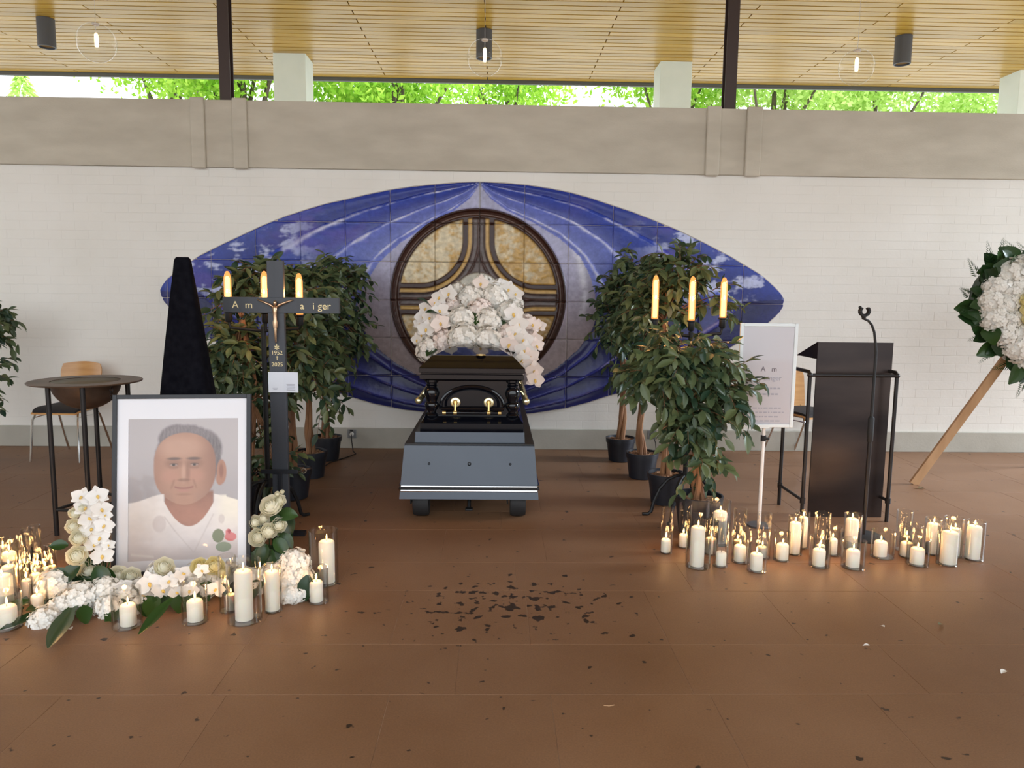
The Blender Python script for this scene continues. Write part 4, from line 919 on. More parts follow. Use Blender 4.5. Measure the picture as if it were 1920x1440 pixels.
# ================================================================ POTTED FICUS TREES
FLEAF = blade_mesh('leaf', M['ficus'], 1.0, .235, .22, .35, 4)
FL_V = np.array([v.co for v in FLEAF.vertices]); FL_F = [tuple(p.vertices) for p in FLEAF.polygons]
def ficus(name, lab, px, py, Y, rpot, crowns, trunk_px, n_obj=210, leaf=.082, seed=0, group='potted ficus trees'):
    """crowns: (x, y, rx, ry, depth offset, twigs) in the photograph's frame, turned into metres at the tree's own distance"""
    rg = np.random.default_rng(seed); b = at(px, py, Y); X0 = b.x
    t = thing('potted_ficus', lab, 'plant', (X0, Y, 0), group=group); R = rpot; hp = R*1.62
    m_ = MB(); m_.lathe([(R*.74, 0), (R*.78, .004), (R*.95, hp*.80), (R*1.0, hp*.80), (R*1.03, hp*.985), (R*1.03, hp), (R*.95, hp), (R*.92, hp*.86), (0, hp*.86)], 30); m_.obj('pot', M['pot'], t, smooth=True)
    m_ = MB()
    for i in range(110):
        a = rg.uniform(0, 2*PI); q = R*.88*math.sqrt(rg.random()); s = rg.uniform(.010, .022)
        m_.box((q*math.cos(a), q*math.sin(a), hp*.87+rg.uniform(0, .012)), (s*1.5, s, s*.5), Matrix.Rotation(rg.uniform(0, PI), 3, 'Z') @ Matrix.Rotation(rg.uniform(-.5, .5), 3, 'X'))
    o = m_.obj('bark_mulch', M['bark'], t); o['kind'] = 'stuff'
    tp = [Vector((0, 0, hp*.84))]+[at(x, y, Y)-Vector((X0, Y, 0)) for x, y in trunk_px]
    tp = [Vector((p.x, rg.uniform(-.015, .015) if i else 0, p.z)) for i, p in enumerate(tp)]
    def along(f):
        k = f*(len(tp)-1); i = min(int(k), len(tp)-2); return tp[i].lerp(tp[i+1], k-i)
    for s in range(3):  # entwined stems
        pts = []; m_ = MB()
        for i in range(15):
            f = i/14; c = along(f); a = s*2.1+f*5+seed; q = .020*(1-.4*f)+.008*math.sin(f*9+s)
            pts.append(c+Vector((q*math.cos(a), q*math.sin(a), 0)))
        m_.tube(pts, [lerp(.021, .011, i/14)+.002*math.sin(i*2.3+s) for i in range(15)], 7); m_.obj('stem', M['trunk'], t, smooth=True)
    tw = MB(); mats = []
    for (cx, cy, rx, ry, dy, nt_) in crowns:
        c = at(cx, cy, Y+dy)-Vector((X0, Y, 0)); ax = rx/F_PX*Y; az = ry/F_PX*Y; ay = min(ax, .34)
        base = along(1.0) if c.z > along(.75).z else along(.6)
        for k in range(int(nt_*.86)):
            d = rg.normal(size=3); d /= np.linalg.norm(d); d[1] = d[1]*.9-.1; f = rg.uniform(.35, .82)
            p0 = c+Vector((d[0]*ax*f*.55, max(-.7, d[1])*ay*f*.5, d[2]*az*f*.6)); out = Vector((d[0]*ax, d[1]*ay, d[2]*az*.75)).normalized()
            ln = rg.uniform(.12, .22); d2 = (out*.9+Vector((rg.normal(0, .25), rg.normal(0, .25), .10+rg.normal(0, .2)))).normalized()
            pts = [p0+d2*ln*s_+Vector((0, 0, -.22*ln*s_*s_*1.5)) for s_ in (0, .33, .66, 1.0)]
            if k % 3 == 0: tw.tube([base.lerp(p0, .15), base.lerp(p0, .6)+Vector((0, 0, .02)), p0], [.006, .004, .003], 4, cap=False)
            tw.tube(pts, [.003, .0025, .002, .0012], 4, cap=False)
            for q in range(8):
                s_ = .12+.88*q/7; i = min(int(s_*3), 2); p = pts[i].lerp(pts[i+1], s_*3-i); tdir = (pts[i+1]-pts[i]).normalized()
                side = tdir.cross(Vector((0, 0, 1))).normalized()*(1 if q % 2 else -1)
                ld = (tdir*.55+side*(.85 if q < 7 else .1)+Vector((rg.normal(0, .38), rg.normal(0, .38), -.22+rg.normal(0, .42)))).normalized()
                upv = (Vector((0, -.35, 1))+Vector(rg.normal(0, .35, 3))); z = (upv-ld*upv.dot(ld)).normalized(); x = ld.cross(z)
                sc_ = leaf*rg.uniform(.75, 1.32); mt = Matrix.Translation(p) @ Matrix((x, ld, z)).transposed().to_4x4() @ Matrix.Scale(sc_, 4)
                mats.append((p.y-.0*p.z, mt))
    tw.obj('twigs', M['trunk'], t)
    mats.sort(key=lambda q: q[0]); A = MB()
    keep = list(range(len(mats))); front = keep[:n_obj*2]; rg.shuffle(front); pick = set(front[:n_obj])
    VV = []; FF = []
    for i, (_, mt) in enumerate(mats):
        if i in pick: place(FLEAF, 'leaf', t, mtx=mt)
        else:
            a = np.array(mt); o0 = len(VV); VV += (FL_V @ a[:3, :3].T+a[:3, 3]).tolist(); FF += [tuple(v+o0 for v in f) for f in FL_F]
    me = bpy.data.meshes.new('foliage'); me.from_pydata(VV, [], FF); me.materials.append(M['ficus']); me.shade_smooth(); o = place(me, 'foliage', t); o['kind'] = 'stuff'
    return t
ficus('potted_ficus', 'potted ficus tree at the wall left of the bier, farthest back of its row', 613, 850, 6.62, .132, [(648, 535, 52, 52, 0, 54), (650, 620, 48, 75, .05, 62), (620, 500, 40, 28, 0, 22)], [(610, 760), (607, 700), (625, 600)], seed=1)
ficus('potted_ficus', 'potted ficus tree left of the bier, second back, with twisted bare stem', 583, 880, 5.98, .132, [(590, 545, 62, 65, 0, 62), (600, 640, 58, 70, .0, 66), (610, 740, 40, 40, 0, 14)], [(580, 790), (578, 720), (585, 600)], seed=2)
ficus('potted_ficus', 'potted ficus tree directly behind the grave cross', 550, 915, 5.36, .132, [(500, 520, 78, 48, 0, 66), (555, 560, 60, 70, 0, 60), (560, 660, 60, 80, -.05, 62), (590, 720, 38, 45, 0, 16)], [(548, 800), (546, 700), (530, 580)], seed=3)
ficus('potted_ficus', 'potted ficus tree behind the framed portrait and black cloth, nearest of its row', 466, 975, 5.02, .145, [(450, 650, 62, 72, .0, 84), (430, 690, 50, 60, 0, 40), (500, 730, 34, 80, .05, 44), (505, 850, 24, 66, .0, 30), (450, 560, 50, 50, .22, 30)], [(470, 850), (478, 730), (455, 600)], seed=4, leaf=.078)
ficus('potted_ficus', 'potted ficus tree at the wall right of the bier, farthest back of its row', 1163, 852, 6.65, .132, [(1168, 560, 62, 80, 0, 76), (1150, 600, 48, 50, 0, 30), (1190, 500, 48, 40, 0, 30), (1180, 680, 36, 55, 0, 26)], [(1167, 760), (1168, 700), (1165, 600)], seed=5)
ficus('potted_ficus', 'potted ficus tree right of the bier, second back, with knotted stem', 1203, 882, 6.02, .132, [(1215, 520, 58, 58, 0, 54), (1190, 600, 55, 70, 0, 60), (1200, 690, 40, 40, 0, 20)], [(1198, 800), (1205, 740), (1195, 620)], seed=6)
ficus('potted_ficus', 'potted ficus tree right of the bier, third back, behind the electric candles', 1249, 925, 5.27, .138, [(1270, 510, 86, 48, .1, 66), (1230, 580, 66, 60, .1, 52), (1240, 690, 58, 70, .05, 46), (1330, 560, 42, 40, .1, 14)], [(1247, 830), (1250, 740), (1245, 600)], seed=7)
ficus('potted_ficus', 'leafy potted ficus tree right of the bier, nearest of its row, among the candles', 1308, 975, 4.6, .150, [(1290, 665, 92, 66, 0, 92), (1240, 700, 52, 58, 0, 34), (1352, 725, 62, 72, 0, 54), (1300, 780, 62, 58, 0, 52), (1315, 855, 34, 50, 0, 24)], [(1306, 880), (1302, 800), (1290, 680)], seed=8, leaf=.088, n_obj=280)
ficus('potted_ficus', 'potted ficus tree at the wall beyond the bowl stand chair, mostly cut off', -48, 838, 6.45, .14, [(-40, 605, 78, 55, 0, 60), (-35, 700, 56, 48, 0, 34), (-45, 770, 42, 38, 0, 16)], [(-48, 760), (-50, 700), (-45, 620)], seed=9)

# ================================================================ ELECTRIC CANDELABRA
def candelabrum(cx, cyaxis, Y, bulbs, lab, feet):
    """bulbs: (x, top y, bottom y)"""
    c = at(cx, cyaxis, Y); t = thing('candelabrum', lab, 'candelabra', (c.x, Y, 0), group='iron candelabra with electric candles')
    zb = [at(x, b, Y).z for x, a, b in bulbs]; xb = [at(x, (a+b)/2, Y).x-c.x for x, a, b in bulbs]; zt = [at(x, a, Y).z for x, a, b in bulbs]
    zbar = min(zb)-.085
    m_ = MB(); m_.tube([(0, 0, .27), (0, 0, zbar+.01)], .016, 10); m_.loop([(.016, .25), (.03, .25), (.03, .30), (.016, .30)], 12); m_.obj('pole', M['iron'], t, smooth=True)
    m_ = MB(); m_.tube([(xb[0], 0, zb[0]-.06), (xb[0]+.01, 0, zbar), (0, 0, zbar-.02), (xb[2]-.01, 0, zbar), (xb[2], 0, zb[2]-.06)], .010, 8); m_.tube([(xb[1], 0, zbar-.02), (xb[1], 0, zb[1]-.05)], .010, 8); m_.obj('cross_bar', M['iron'], t, smooth=True)
    for i in range(3):
        m_ = MB(); m_.lathe([(.016, -.07), (.022, -.06), (.022, -.012), (.030, -.008), (.030, .0), (.0, .0)], 16, (xb[i], 0, zb[i])); m_.obj('candle_cup', M['iron'], t, smooth=True)
        h = zt[i]-zb[i]; r = .0225
        m_ = MB(); m_.lathe([(.0, .002), (r*.95, .002), (r, .01), (r, h-.055), (r*.92, h-.035), (r*.6, h-.010), (r*.28, h-.001), (0, h)], 18, (xb[i], 0, zb[i])); bo = m_.obj('candle_bulb', M['bulbouter'], t, smooth='all')
        m_ = MB(); m_.lathe([(.0, .008), (.0135, .010), (.0145, .03), (.0145, h-.045), (.008, h-.032), (0, h-.031)], 12, (xb[i], 0, zb[i])); m_.obj('glow_tube', M['glowtube'], bo, smooth=True)
        ld = bpy.data.lights.new('candle_bulb_light', 'POINT'); ld.energy = 2.2; ld.color = (1, .50, .17); ld.shadow_soft_size = .02
        lo = bpy.data.objects.new('candle_bulb_light', ld); COL.objects.link(lo); lo.parent = t; lo.location = (xb[i], -.04, zb[i]+h*.5)
    for a in feet:
        ca, sa = math.cos(math.radians(a)), math.sin(math.radians(a)); m_ = MB()
        pr = [(.012, .285), (.06, .28), (.12, .25), (.17, .19), (.205, .11), (.225, .03), (.245, .012), (.285, .012)]
        m_.tube([(r*ca, r*sa, z) for r, z in pr], [.011, .011, .0115, .012, .0125, .0125, .0115, .011], 8); m_.obj('leg', M['iron'], t, smooth=True)
candelabrum(497, 720, 4.72, [(427, 508, 583), (496, 508, 585), (561, 512, 590)], 'iron stand with three glowing electric candles behind the grave cross', (42, 130, 200, 265))
candelabrum(1290, 760, 4.95, [(1229, 516, 598), (1298, 518, 601), (1357, 520, 596)], 'iron stand with three glowing electric candles in the ficus trees right of the bier', (180, 235, 355, 60))

# ================================================================ BRONZE BOWL STAND
BY = 4.66; bc_ = at(161, 713, BY); bs = thing('bowl_stand', 'bronze bowl with wide flat rim on a tall four-legged iron stand', 'bowl', (bc_.x, BY, 0)); RZ = bc_.z
m_ = MB(); m_.loop([(.200, -.008), (.316, -.010), (.320, -.004), (.316, .0), (.195, -.001)], 48, (0, 0, RZ)); m_.obj('rim', M['bowl'], bs, smooth=True)
m_ = MB(); m_.lathe([(.198*math.sin(a), -.175*math.cos(a)**1.0) for a in np.linspace(0.0, PI/2, 12)], 40, (0, 0, RZ-.004)); m_.obj('bowl', M['bowl'], bs, smooth=True)
m_ = MB(); m_.lathe([(.190*math.sin(a), -.166*math.cos(a)) for a in np.linspace(0.0, PI/2, 12)], 40, (0, 0, RZ-.003)); m_.obj('bowl_lining', M['bowlin'], bs, smooth='all')
legs = [at(x, 740, Yl)-Vector((bc_.x, BY, 0)) for x, Yl in ((90, 4.48), (155, 4.40), (178, 4.90), (240, 4.80))]
for i, p in enumerate(legs):
    m_ = MB(); m_.tube([(p.x, p.y, 0), (p.x, p.y, RZ-.006)], .0145, 10); m_.obj('leg', M['pipe'], bs, smooth=True)
m_ = MB()
order = [0, 1, 3, 2]
for i in range(4):
    a, b_ = legs[order[i]], legs[order[(i+1) % 4]]; mid_ = (a+b_)/2; q = Vector((mid_.x, mid_.y, 0)).normalized()*-.03
    m_.tube([(a.x, a.y, .16), (mid_.x+q.x, mid_.y+q.y, .16), (b_.x, b_.y, .16)], .010, 8)
m_.obj('brace', M['pipe'], bs, smooth=True)
m_ = MB()
for k in range(5): m_.loop([(.008, -.002), (.012, -.002), (.012, .002), (.008, .002)], 8, (.205, -.10, RZ-.03-.017*k), Matrix.Rotation(PI/2, 3, 'X' if k % 2 else 'Y'))
m_.obj('chain', M['pipe'], bs)

# ================================================================ CHAIRS
def chair(X, Y, rz, lab):
    t = thing('stacking_chair', lab, 'chair', (X, Y, 0), rz, group='beech chairs with black pads')
    # seat shell and pad (front is -y)
    def slab_grid(mb, w0, w1, y0, y1, z0, th, crown=.0, drop=.02):
        top = []; bot = []
        for i in range(9):
            f = i/8; yv = lerp(y0, y1, f); wv = lerp(w0, w1, f)*(1-.18*max(0, .2-f)/.2*.5); zz_ = z0-drop*max(0, (.25-f)/.25)**2
            top.append([(wv*s, yv, zz_+th-crown*(s*s)) for s in np.linspace(-1, 1, 9)]); bot.append([(wv*s, yv, zz_-crown*(s*s)) for s in np.linspace(-1, 1, 9)])
        mb.grid(top); mb.grid([r_[::-1] for r_ in bot])
        ring_t = top[0]+[r_[-1] for r_ in top[1:]]+top[-1][-2::-1]+[r_[0] for r_ in top[-2:0:-1]]; ring_b = bot[0]+[r_[-1] for r_ in bot[1:]]+bot[-1][-2::-1]+[r_[0] for r_ in bot[-2:0:-1]]
        n = len(ring_t); mb.add(ring_t+ring_b, [(i, (i+1) % n, (i+1) % n+n, i+n) for i in range(n)])
    m_ = MB(); slab_grid(m_, .215, .20, -.22, .20, .435, .012); m_.obj('seat', M['wood'], t, smooth=True)
    m_ = MB(); slab_grid(m_, .205, .19, -.21, .17, .448, .026, .006); m_.obj('seat_pad', M['blackpad'], t, smooth=True)
    P = []; Q = []
    for i in range(10):
        f = i/9; z = lerp(.47, .835, f); yv = .205+.07*f; wv = .19*(1-.12*(1-f)*(1-f))*(1-.10*max(0, f-.85)/.15)
        P.append([(wv*s, yv-.045*s*s, z-.018*s*s*(f > .8)) for s in np.linspace(-1, 1, 9)]); Q.append([(wv*s, yv-.045*s*s+.012, z-.018*s*s*(f > .8)) for s in np.linspace(-1, 1, 9)])
    m_ = MB(); m_.grid(P); m_.grid([r_[::-1] for r_ in Q])
    ring_t = P[0]+[r_[-1] for r_ in P[1:]]+P[-1][-2::-1]+[r_[0] for r_ in P[-2:0:-1]]; ring_b = Q[0]+[r_[-1] for r_ in Q[1:]]+Q[-1][-2::-1]+[r_[0] for r_ in Q[-2:0:-1]]
    n = len(ring_t); m_.add(ring_t+ring_b, [(i, (i+1) % n, (i+1) % n+n, i+n) for i in range(n)]); m_.obj('backrest', M['wood'], t, smooth=True)
    for s in (-1, 1):
        m_ = MB(); m_.tube([(s*.185, -.16, .432), (s*.20, -.20, .36), (s*.215, -.235, 0)], .0105, 8); m_.obj('leg', M['chrome'], t, smooth=True)
        m_ = MB(); m_.tube([(s*.18, .10, .432), (s*.19, .15, .37), (s*.21, .30, 0)], .0105, 8); m_.obj('leg', M['chrome'], t, smooth=True)
        m_ = MB(); m_.tube([(s*.185, -.17, .427), (s*.185, .12, .427)], .010, 8); m_.tube([(s*.13, .15, .44), (s*.13, .215, .50), (s*.13, .235, .60)], .010, 8); m_.tube([(s*.19, -.19, .385), (s*.19, .14, .385)], .005, 6); m_.obj('side_frame', M['chrome'], t, smooth=True)
    m_ = MB(); m_.tube([(-.185, -.12, .427), (.185, -.12, .427)], .009, 8); m_.tube([(-.185, .12, .427), (.185, .12, .427)], .009, 8); m_.obj('stretcher', M['chrome'], t, smooth=True)
    return t
chair(-3.79, 6.66, -.05, 'beech stacking chair with black seat pad behind the bronze bowl stand')
chair(2.87, 6.76, .42, 'beech stacking chair with black seat pad behind the lectern')

# ================================================================ LECTERN, MICROPHONE, SIGN
LX0, LX1, LY = 2.155, 2.665, 4.93
lec = thing('lectern', 'dark burnished steel lectern panel standing in a black pipe frame', 'lectern', ((LX0+LX1)/2, LY, 0)); lw = (LX1-LX0)
zt = at(1600, 642, LY).z
m_ = MB(); m_.box((0, .006, zt/2), (lw, .012, zt), bev=.001); m_.box((0, .04, zt*.45), (.05, .06, zt*.9)); m_.obj('front_panel', M['lectern'], lec)
m_ = MB(); m_.hexa([(-lw/2, .012, zt-.008), (lw/2, .012, zt-.008), (lw/2, .33, zt-.118), (-lw/2, .33, zt-.118), (-lw/2, .012, zt), (lw/2, .012, zt), (lw/2, .33, zt-.11), (-lw/2, .33, zt-.11)]); m_.obj('reading_top', M['lectern'], lec)
for s in (-1, 1):
    x0 = s*(lw/2-.003); m_ = MB(); m_.add([(x0-.003, .012, zt-.004), (x0-.003, .33, zt-.114), (x0-.003, .012, zt-.114), (x0+.003, .012, zt-.004), (x0+.003, .33, zt-.114), (x0+.003, .012, zt-.114)], [(0, 1, 2), (5, 4, 3), (0, 3, 4, 1), (1, 4, 5, 2), (2, 5, 3, 0)]); m_.obj('cheek', M['lectern'], lec)
fy0, fy1 = -.10, .30; xa = at(1513, 800, LY-.1).x-(LX0+LX1)/2; xb_ = at(1675, 800, LY-.1).x-(LX0+LX1)/2; zr = at(1600, 704, LY-.1).z
for x in (xa, xb_):
    for yv in (fy0, fy1):
        m_ = MB(); m_.tube([(x, yv, 0), (x, yv, zr)], .0125, 10); m_.loop([(.0125, -.02), (.018, -.018), (.018, .018), (.0125, .02)], 10, (x, yv, .145)); m_.obj('leg', M['pipe'], lec, smooth=True)
    m_ = MB(); m_.tube([(x, fy0, zr), (x, fy0+.02, zr+.02), (x, fy1-.02, zr+.02), (x, fy1, zr)], .0125, 10); m_.obj('side_rail', M['pipe'], lec, smooth=True)
    m_ = MB(); m_.tube([(x, fy0, .145), (x, fy1, .145)], .0105, 8); m_.obj('lower_rail', M['pipe'], lec, smooth=True)
m_ = MB(); m_.tube([(xa, fy0, zr), (xb_, fy0, zr)], .0125, 10); m_.obj('front_rail', M['pipe'], lec, smooth=True)
for x in (xa, xb_):
    m_ = MB(); m_.ball((x, fy0, zr), .0185, 10, 8); m_.obj('elbow', M['pipe'], lec, smooth=True)
MY = 4.5; mb0 = at(1618, 1010, MY)
mic = thing('microphone_stand', 'black microphone stand with curved gooseneck and empty clip in front of the lectern', 'microphone stand', (mb0.x, MY, 0))
q = lambda x, y: at(x, y, MY)-Vector((mb0.x, MY, 0))
m_ = MB(); m_.lathe([(.0, .022), (.11, .018), (.125, .008), (.125, 0), (0, 0)], 30); m_.obj('base', M['rubber'], mic, smooth=True)
zm = q(1630, 790).z
m_ = MB(); m_.tube([(0, 0, .02), (0, 0, zm)], .0125, 10); m_.obj('pole', M['pipe'], mic, smooth=True)
m_ = MB(); m_.tube([(0, 0, zm-.13), (0, 0, zm-.12), (0, 0, zm+.02), (0, 0, zm+.03)], [.013, .018, .018, .011], 12); m_.obj('clutch', M['rubber'], mic, smooth=True)
tz = q(1637, 660).z
m_ = MB(); g0 = [(0, 0, zm), (0, 0, tz)]+[(q(x, y).x-q(1637, 660).x+.0, -.01*i, q(x, y).z) for i, (x, y) in enumerate([(1635.5, 640), (1632, 622), (1626, 609), (1618, 601), (1608, 597)])]; m_.tube(g0, [.0095, .0085, .0078, .0075, .0075, .0075, .0075], 10); m_.obj('gooseneck', M['rubber'], mic, smooth=True)
e = Vector(g0[-1]); m_ = MB()
m_.tube([e, e+Vector((-.008, -.01, .022))], [.012, .015], 10)
cc = e+Vector((-.006, -.014, .045))
for i in range(11):
    a = math.radians(-215+25*i); m_.box((cc.x+.026*math.cos(a), cc.y, cc.z+.026*math.sin(a)), (.012, .03, .012), Matrix.Rotation(-a, 3, 'Y'))
m_.ball((cc.x-.028, cc.y, cc.z+.022), .010, 8, 6); m_.obj('clip', M['rubber'], mic)

SGY = 4.72; tl, tr, br_, bl = [at(x, y, SGY) for x, y in ((1391, 605), (1499, 607), (1488, 803), (1381, 799))]
sc0 = at(1424, 985, SGY); sign = thing('sign_stand', 'silver framed notice on a thin white pole left of the lectern', 'sign', (sc0.x, SGY, 0))
sw = (tr-tl).length; zb0 = (bl.z+br_.z)/2; zt0 = (tl.z+tr.z)/2; sxm = (tl.x+tr.x)/2-sc0.x-.008; fwid = .022
Rs = Matrix.Rotation(.012, 3, 'Y')
for (a, b_, c_, d_) in ((-sw/2, -sw/2+fwid, zb0, zt0), (sw/2-fwid, sw/2, zb0, zt0), (-sw/2+fwid, sw/2-fwid, zb0, zb0+fwid), (-sw/2+fwid, sw/2-fwid, zt0-fwid, zt0)):
    m_ = MB(); m_.box((sxm+(a+b_)/2, 0, (c_+d_)/2), (b_-a, .022, d_-c_), bev=.004); m_.obj('frame_rail', M['signframe'], sign)
M['notice'] = mat('notice_print', (.50, .47, .50), rough=.35, coat=1.0, coatr=.02)
m_ = MB(); m_.box((sxm, 0, (zb0+zt0)/2), (sw-fwid*1.8, .006, zt0-zb0-fwid*1.8)); m_.obj('notice', M['notice'], sign)
zs = lambda y: at(1440, y, SGY).z
xs_ = lambda x: at(x, 700, SGY).x-sc0.x
text_obj('lettering', 'A   m', .046, M['inkdark'], sign, (xs_(1441), -.004, zs(696.5))); text_obj('lettering', 'binger', .046, M['ink'], sign, (xs_(1449), -.004, zs(713)))
for i, (y, a, b_) in enumerate(((728, 1418, 1462), (739, 1416, 1461), (765, 1403, 1468), (773, 1405, 1470), (781, 1408, 1463), (789, 1410, 1458))):
    m_ = MB(); x = xs_(a); rg = random.Random(i)
    while x < xs_(b_):
        ww = rg.uniform(.008, .03); m_.box((x+ww/2, -.0036, zs(y)), (ww, .001, .011 if i < 2 else .008)); x += ww+.008
    m_.obj('text_line', M['ink'], sign)
m_ = MB(); m_.box((sxm-.02, -.014, zb0+.008), (.10, .012, .026), bev=.004); m_.obj('bottom_clip', M['signframe'], sign)
m_ = MB(); m_.tube([(0, .012, .012), (.0, .012, zb0+.02)], [.0125, .0105], 10); m_.obj('pole', M['signpole'], sign, smooth=True)
m_ = MB(); zk = at(1428, 822, SGY).z; m_.tube([(0, .012, zk-.018), (0, .012, zk+.018)], .017, 10); m_.tube([(0, 0, zk), (.032, -.008, zk)], [.012, .006], 8); m_.obj('clamp', M['rubber'], sign, smooth=True)
m_ = MB(); m_.lathe([(.0, .012), (.075, .010), (.08, .005), (.08, 0), (0, 0)], 32, (0, .012, 0)); m_.obj('base', M['lampgrey'], sign, smooth=True)

# ================================================================ HEART WREATH
WY = 5.72; hc = at(1972, 600, WY); hx0 = hc.x; hz0 = at(1880, 470, WY).z-.52; HS = .0450
def heart(t_, k=1.0): return (16*math.sin(t_)**3*HS*k, (13*math.cos(t_)-5*math.cos(2*t_)-2*math.cos(3*t_)-math.cos(4*t_))*HS*k)
wreath = thing('heart_wreath', 'large heart wreath of white flowers, yellow roses and green leaves on a wooden easel', 'wreath', (hx0, WY, hz0))
wp = lambda x, z, y=0: Vector((hx0+x, WY+y, hz0+z))
rg = random.Random(5)
poly = [heart(2*PI*i/60, .84) for i in range(60)]
m_ = MB(); m_.prism(poly, .02, .10); m_.obj('foam_heart', M['bigleaf'], wreath)
def inside(x, z, k):  # crude test against the scaled outline
    c = False; P = [heart(2*PI*i/60, k) for i in range(60)]
    for i in range(60):
        (x1, z1), (x2, z2) = P[i], P[i-1]
        if (z1 > z) != (z2 > z) and x < (x2-x1)*(z-z1)/(z2-z1)+x1: c = not c
    return c
for i in range(30):
    x, z = heart(2*PI*(i+.5)/30, .70); add_head(wreath, rg.choice(HYD), 'hydrangea', wp(x, z+.01, -.03), rg.uniform(.105, .125), (x*.5, -1, z*.4), wob=.2)
for i in range(26):
    x, z = heart(2*PI*(i+.5)/26, .55); add_head(wreath, rg.choice(HYD), 'hydrangea', wp(x, z+.02, -.05), rg.uniform(.085, .10), (0, -1, .1), wob=.2)
for i in range(36):
    x, z = heart(2*PI*(i+.5)/36, .45); add_head(wreath, ROSEY, 'rose', wp(x, z+.03, -.165), rg.uniform(.042, .052), (0, -1, .15), wob=.35)
for i in range(16):
    x, z = heart(2*PI*(i+.5)/16, .21); add_head(wreath, rg.choice(HYD), 'hydrangea', wp(x, z+.04, -.07), rg.uniform(.085, .10), (0, -1, .1), wob=.2)
for i in range(120):
    a = 2*PI*(i+rg.uniform(0, .9))/120; x, z = heart(a, .84); x2, z2 = heart(a+.05, .86); d = Vector((x*1.2, 0, z+.05)).normalized()
    add_leaf(wreath, wp(x*.95, z*.95, rg.uniform(-.02, .06)), d+Vector((rg.uniform(-.9, .9), -.35+rg.uniform(-.4, .4), rg.uniform(-.9, .6))), (rg.uniform(-.6, .6), -1, rg.uniform(-.3, .6)), rg.uniform(.11, .21), ROSELEAF)
fm = MB()
for i in range(40):  # fern tips at the rim
    a = 2*PI*(i+rg.uniform(0, .7))/40; x, z = heart(a, .90); d = Vector((x, 0, z+.1)).normalized(); s_ = Vector((-d.z, 0, d.x)); L1 = rg.uniform(.10, .19); d = (d+s_*rg.uniform(-.6, .6)+Vector((0, rg.uniform(-.5, .1), 0))).normalized(); s_ = d.cross(Vector((0, 1, 0))).normalized()
    b0 = Vector((x, .03, z))
    for k in range(9):
        f = k/8; p = b0+d*L1*f; w_ = .045*(1-f*.85)
        for sg in (-1, 1): fm.add([p-d*.006, p+s_*sg*w_*.5+d*.015, p+s_*sg*w_+d*.028, p+s_*sg*w_*.5-d*.000], [(0, 1, 2, 3)])
me = fm.mesh('fern_tips', M['bigleaf']); o = place(me, 'fern_tips', wreath); o['kind'] = 'stuff'
ez0 = -hz0; f0 = fl(1712, 908); kx, kz = at(1878, 682, WY+.12).x-hx0, at(1878, 682, WY+.12).z-hz0
for s in (1, -1):
    a = Vector(((f0.x-hx0)*s, f0.y-WY, ez0)); k_ = Vector((kx*s, .12, kz)); e_ = a+(k_-a)*1.75; d = (e_-a).normalized(); sx2 = Vector((0, 1, 0)); n_ = d.cross(sx2).normalized()
    m_ = MB(); hw, ht = .034, .012; cs = [n_*hw*i+sx2*ht*j for i, j in ((-1, -1), (1, -1), (1, 1), (-1, 1))]
    m_.hexa([a+c_ for c_ in cs]+[e_+c_ for c_ in cs]); m_.obj('easel_leg', M['lath'], wreath)
m_ = MB(); m_.hexa([Vector((.50, .75, ez0)), Vector((.568, .75, ez0)), Vector((.568, .775, ez0)), Vector((.50, .775, ez0)), Vector((-.034, .14, .35)), Vector((.034, .14, .35)), Vector((.034, .165, .35)), Vector((-.034, .165, .35))]); m_.obj('easel_leg', M['lath'], wreath)
m_ = MB(); m_.box((0, .12, kz+.12), (.62, .02, .05)); m_.obj('easel_crossbar', M['lath'], wreath)

# ================================================================ FLOWERS ROUND THE PORTRAIT
def on_floor(px, py, r):  # centre of a head resting on the floor
    p = fl(px, py+r*.9); return p.y
gar = thing('flower_garland', 'low garland of white hydrangeas, orchids and cream roses lying before the portrait', 'flowers', (-1.55, 3.5, 0))
for (x, y, r, Y) in [(103, 1102, 31, 3.52), (85, 1166, 27, 3.26), (152, 1128, 33, 3.42), (118, 1140, 24, 3.36), (197, 1112, 27, 3.46), (205, 1140, 24, 3.36), (232, 1122, 26, 3.46), (258, 1140, 20, 3.40), (262, 1110, 24, 3.56), (330, 1096, 26, 3.62), (362, 1088, 27, 3.66), (395, 1085, 24, 3.68), (340, 1122, 20, 3.52), (420, 1092, 24, 3.66), (452, 1090, 26, 3.70), (480, 1092, 24, 3.72), (510, 1085, 26, 3.74), (300, 1075, 22, 3.68), (430, 1075, 20, 3.74), (380, 1112, 20, 3.56), (480, 1110, 18, 3.62)]:
    p = at(x, y, Y); add_head(gar, random.choice(HYD), 'hydrangea', p, r/F_PX*Y*1.14, toward(p)+Vector((0, 0, .5)))
for (x, y, r) in [(280, 1094, 24), (304, 1108, 22), (318, 1090, 20), (292, 1128, 22), (310, 1132, 19), (342, 1076, 18), (272, 1120, 18), (355, 1108, 18), (405, 1105, 18), (330, 1112, 17), (378, 1070, 15), (232, 1098, 16)]:
    p = at(x, y, 3.46); add_head(gar, ORC, 'orchid', p, r/F_PX*3.46*1.05, toward(p)+Vector((0, 0, .5)), lip=True, wob=.5)
for (x, y, r, me_) in [(168, 1070, 19, ROSE), (221, 1079, 18, ROSE), (246, 1081, 16, ROSE), (308, 1063, 17, ROSE), (374, 1062, 15, ROSEY), (402, 1061, 16, ROSEY), (418, 1072, 12, ROSEY)]:
    p = at(x, y, 3.60); add_head(gar, me_, 'rose', p, r/F_PX*3.6*.98, toward(p)+Vector((0, 0, .35)))
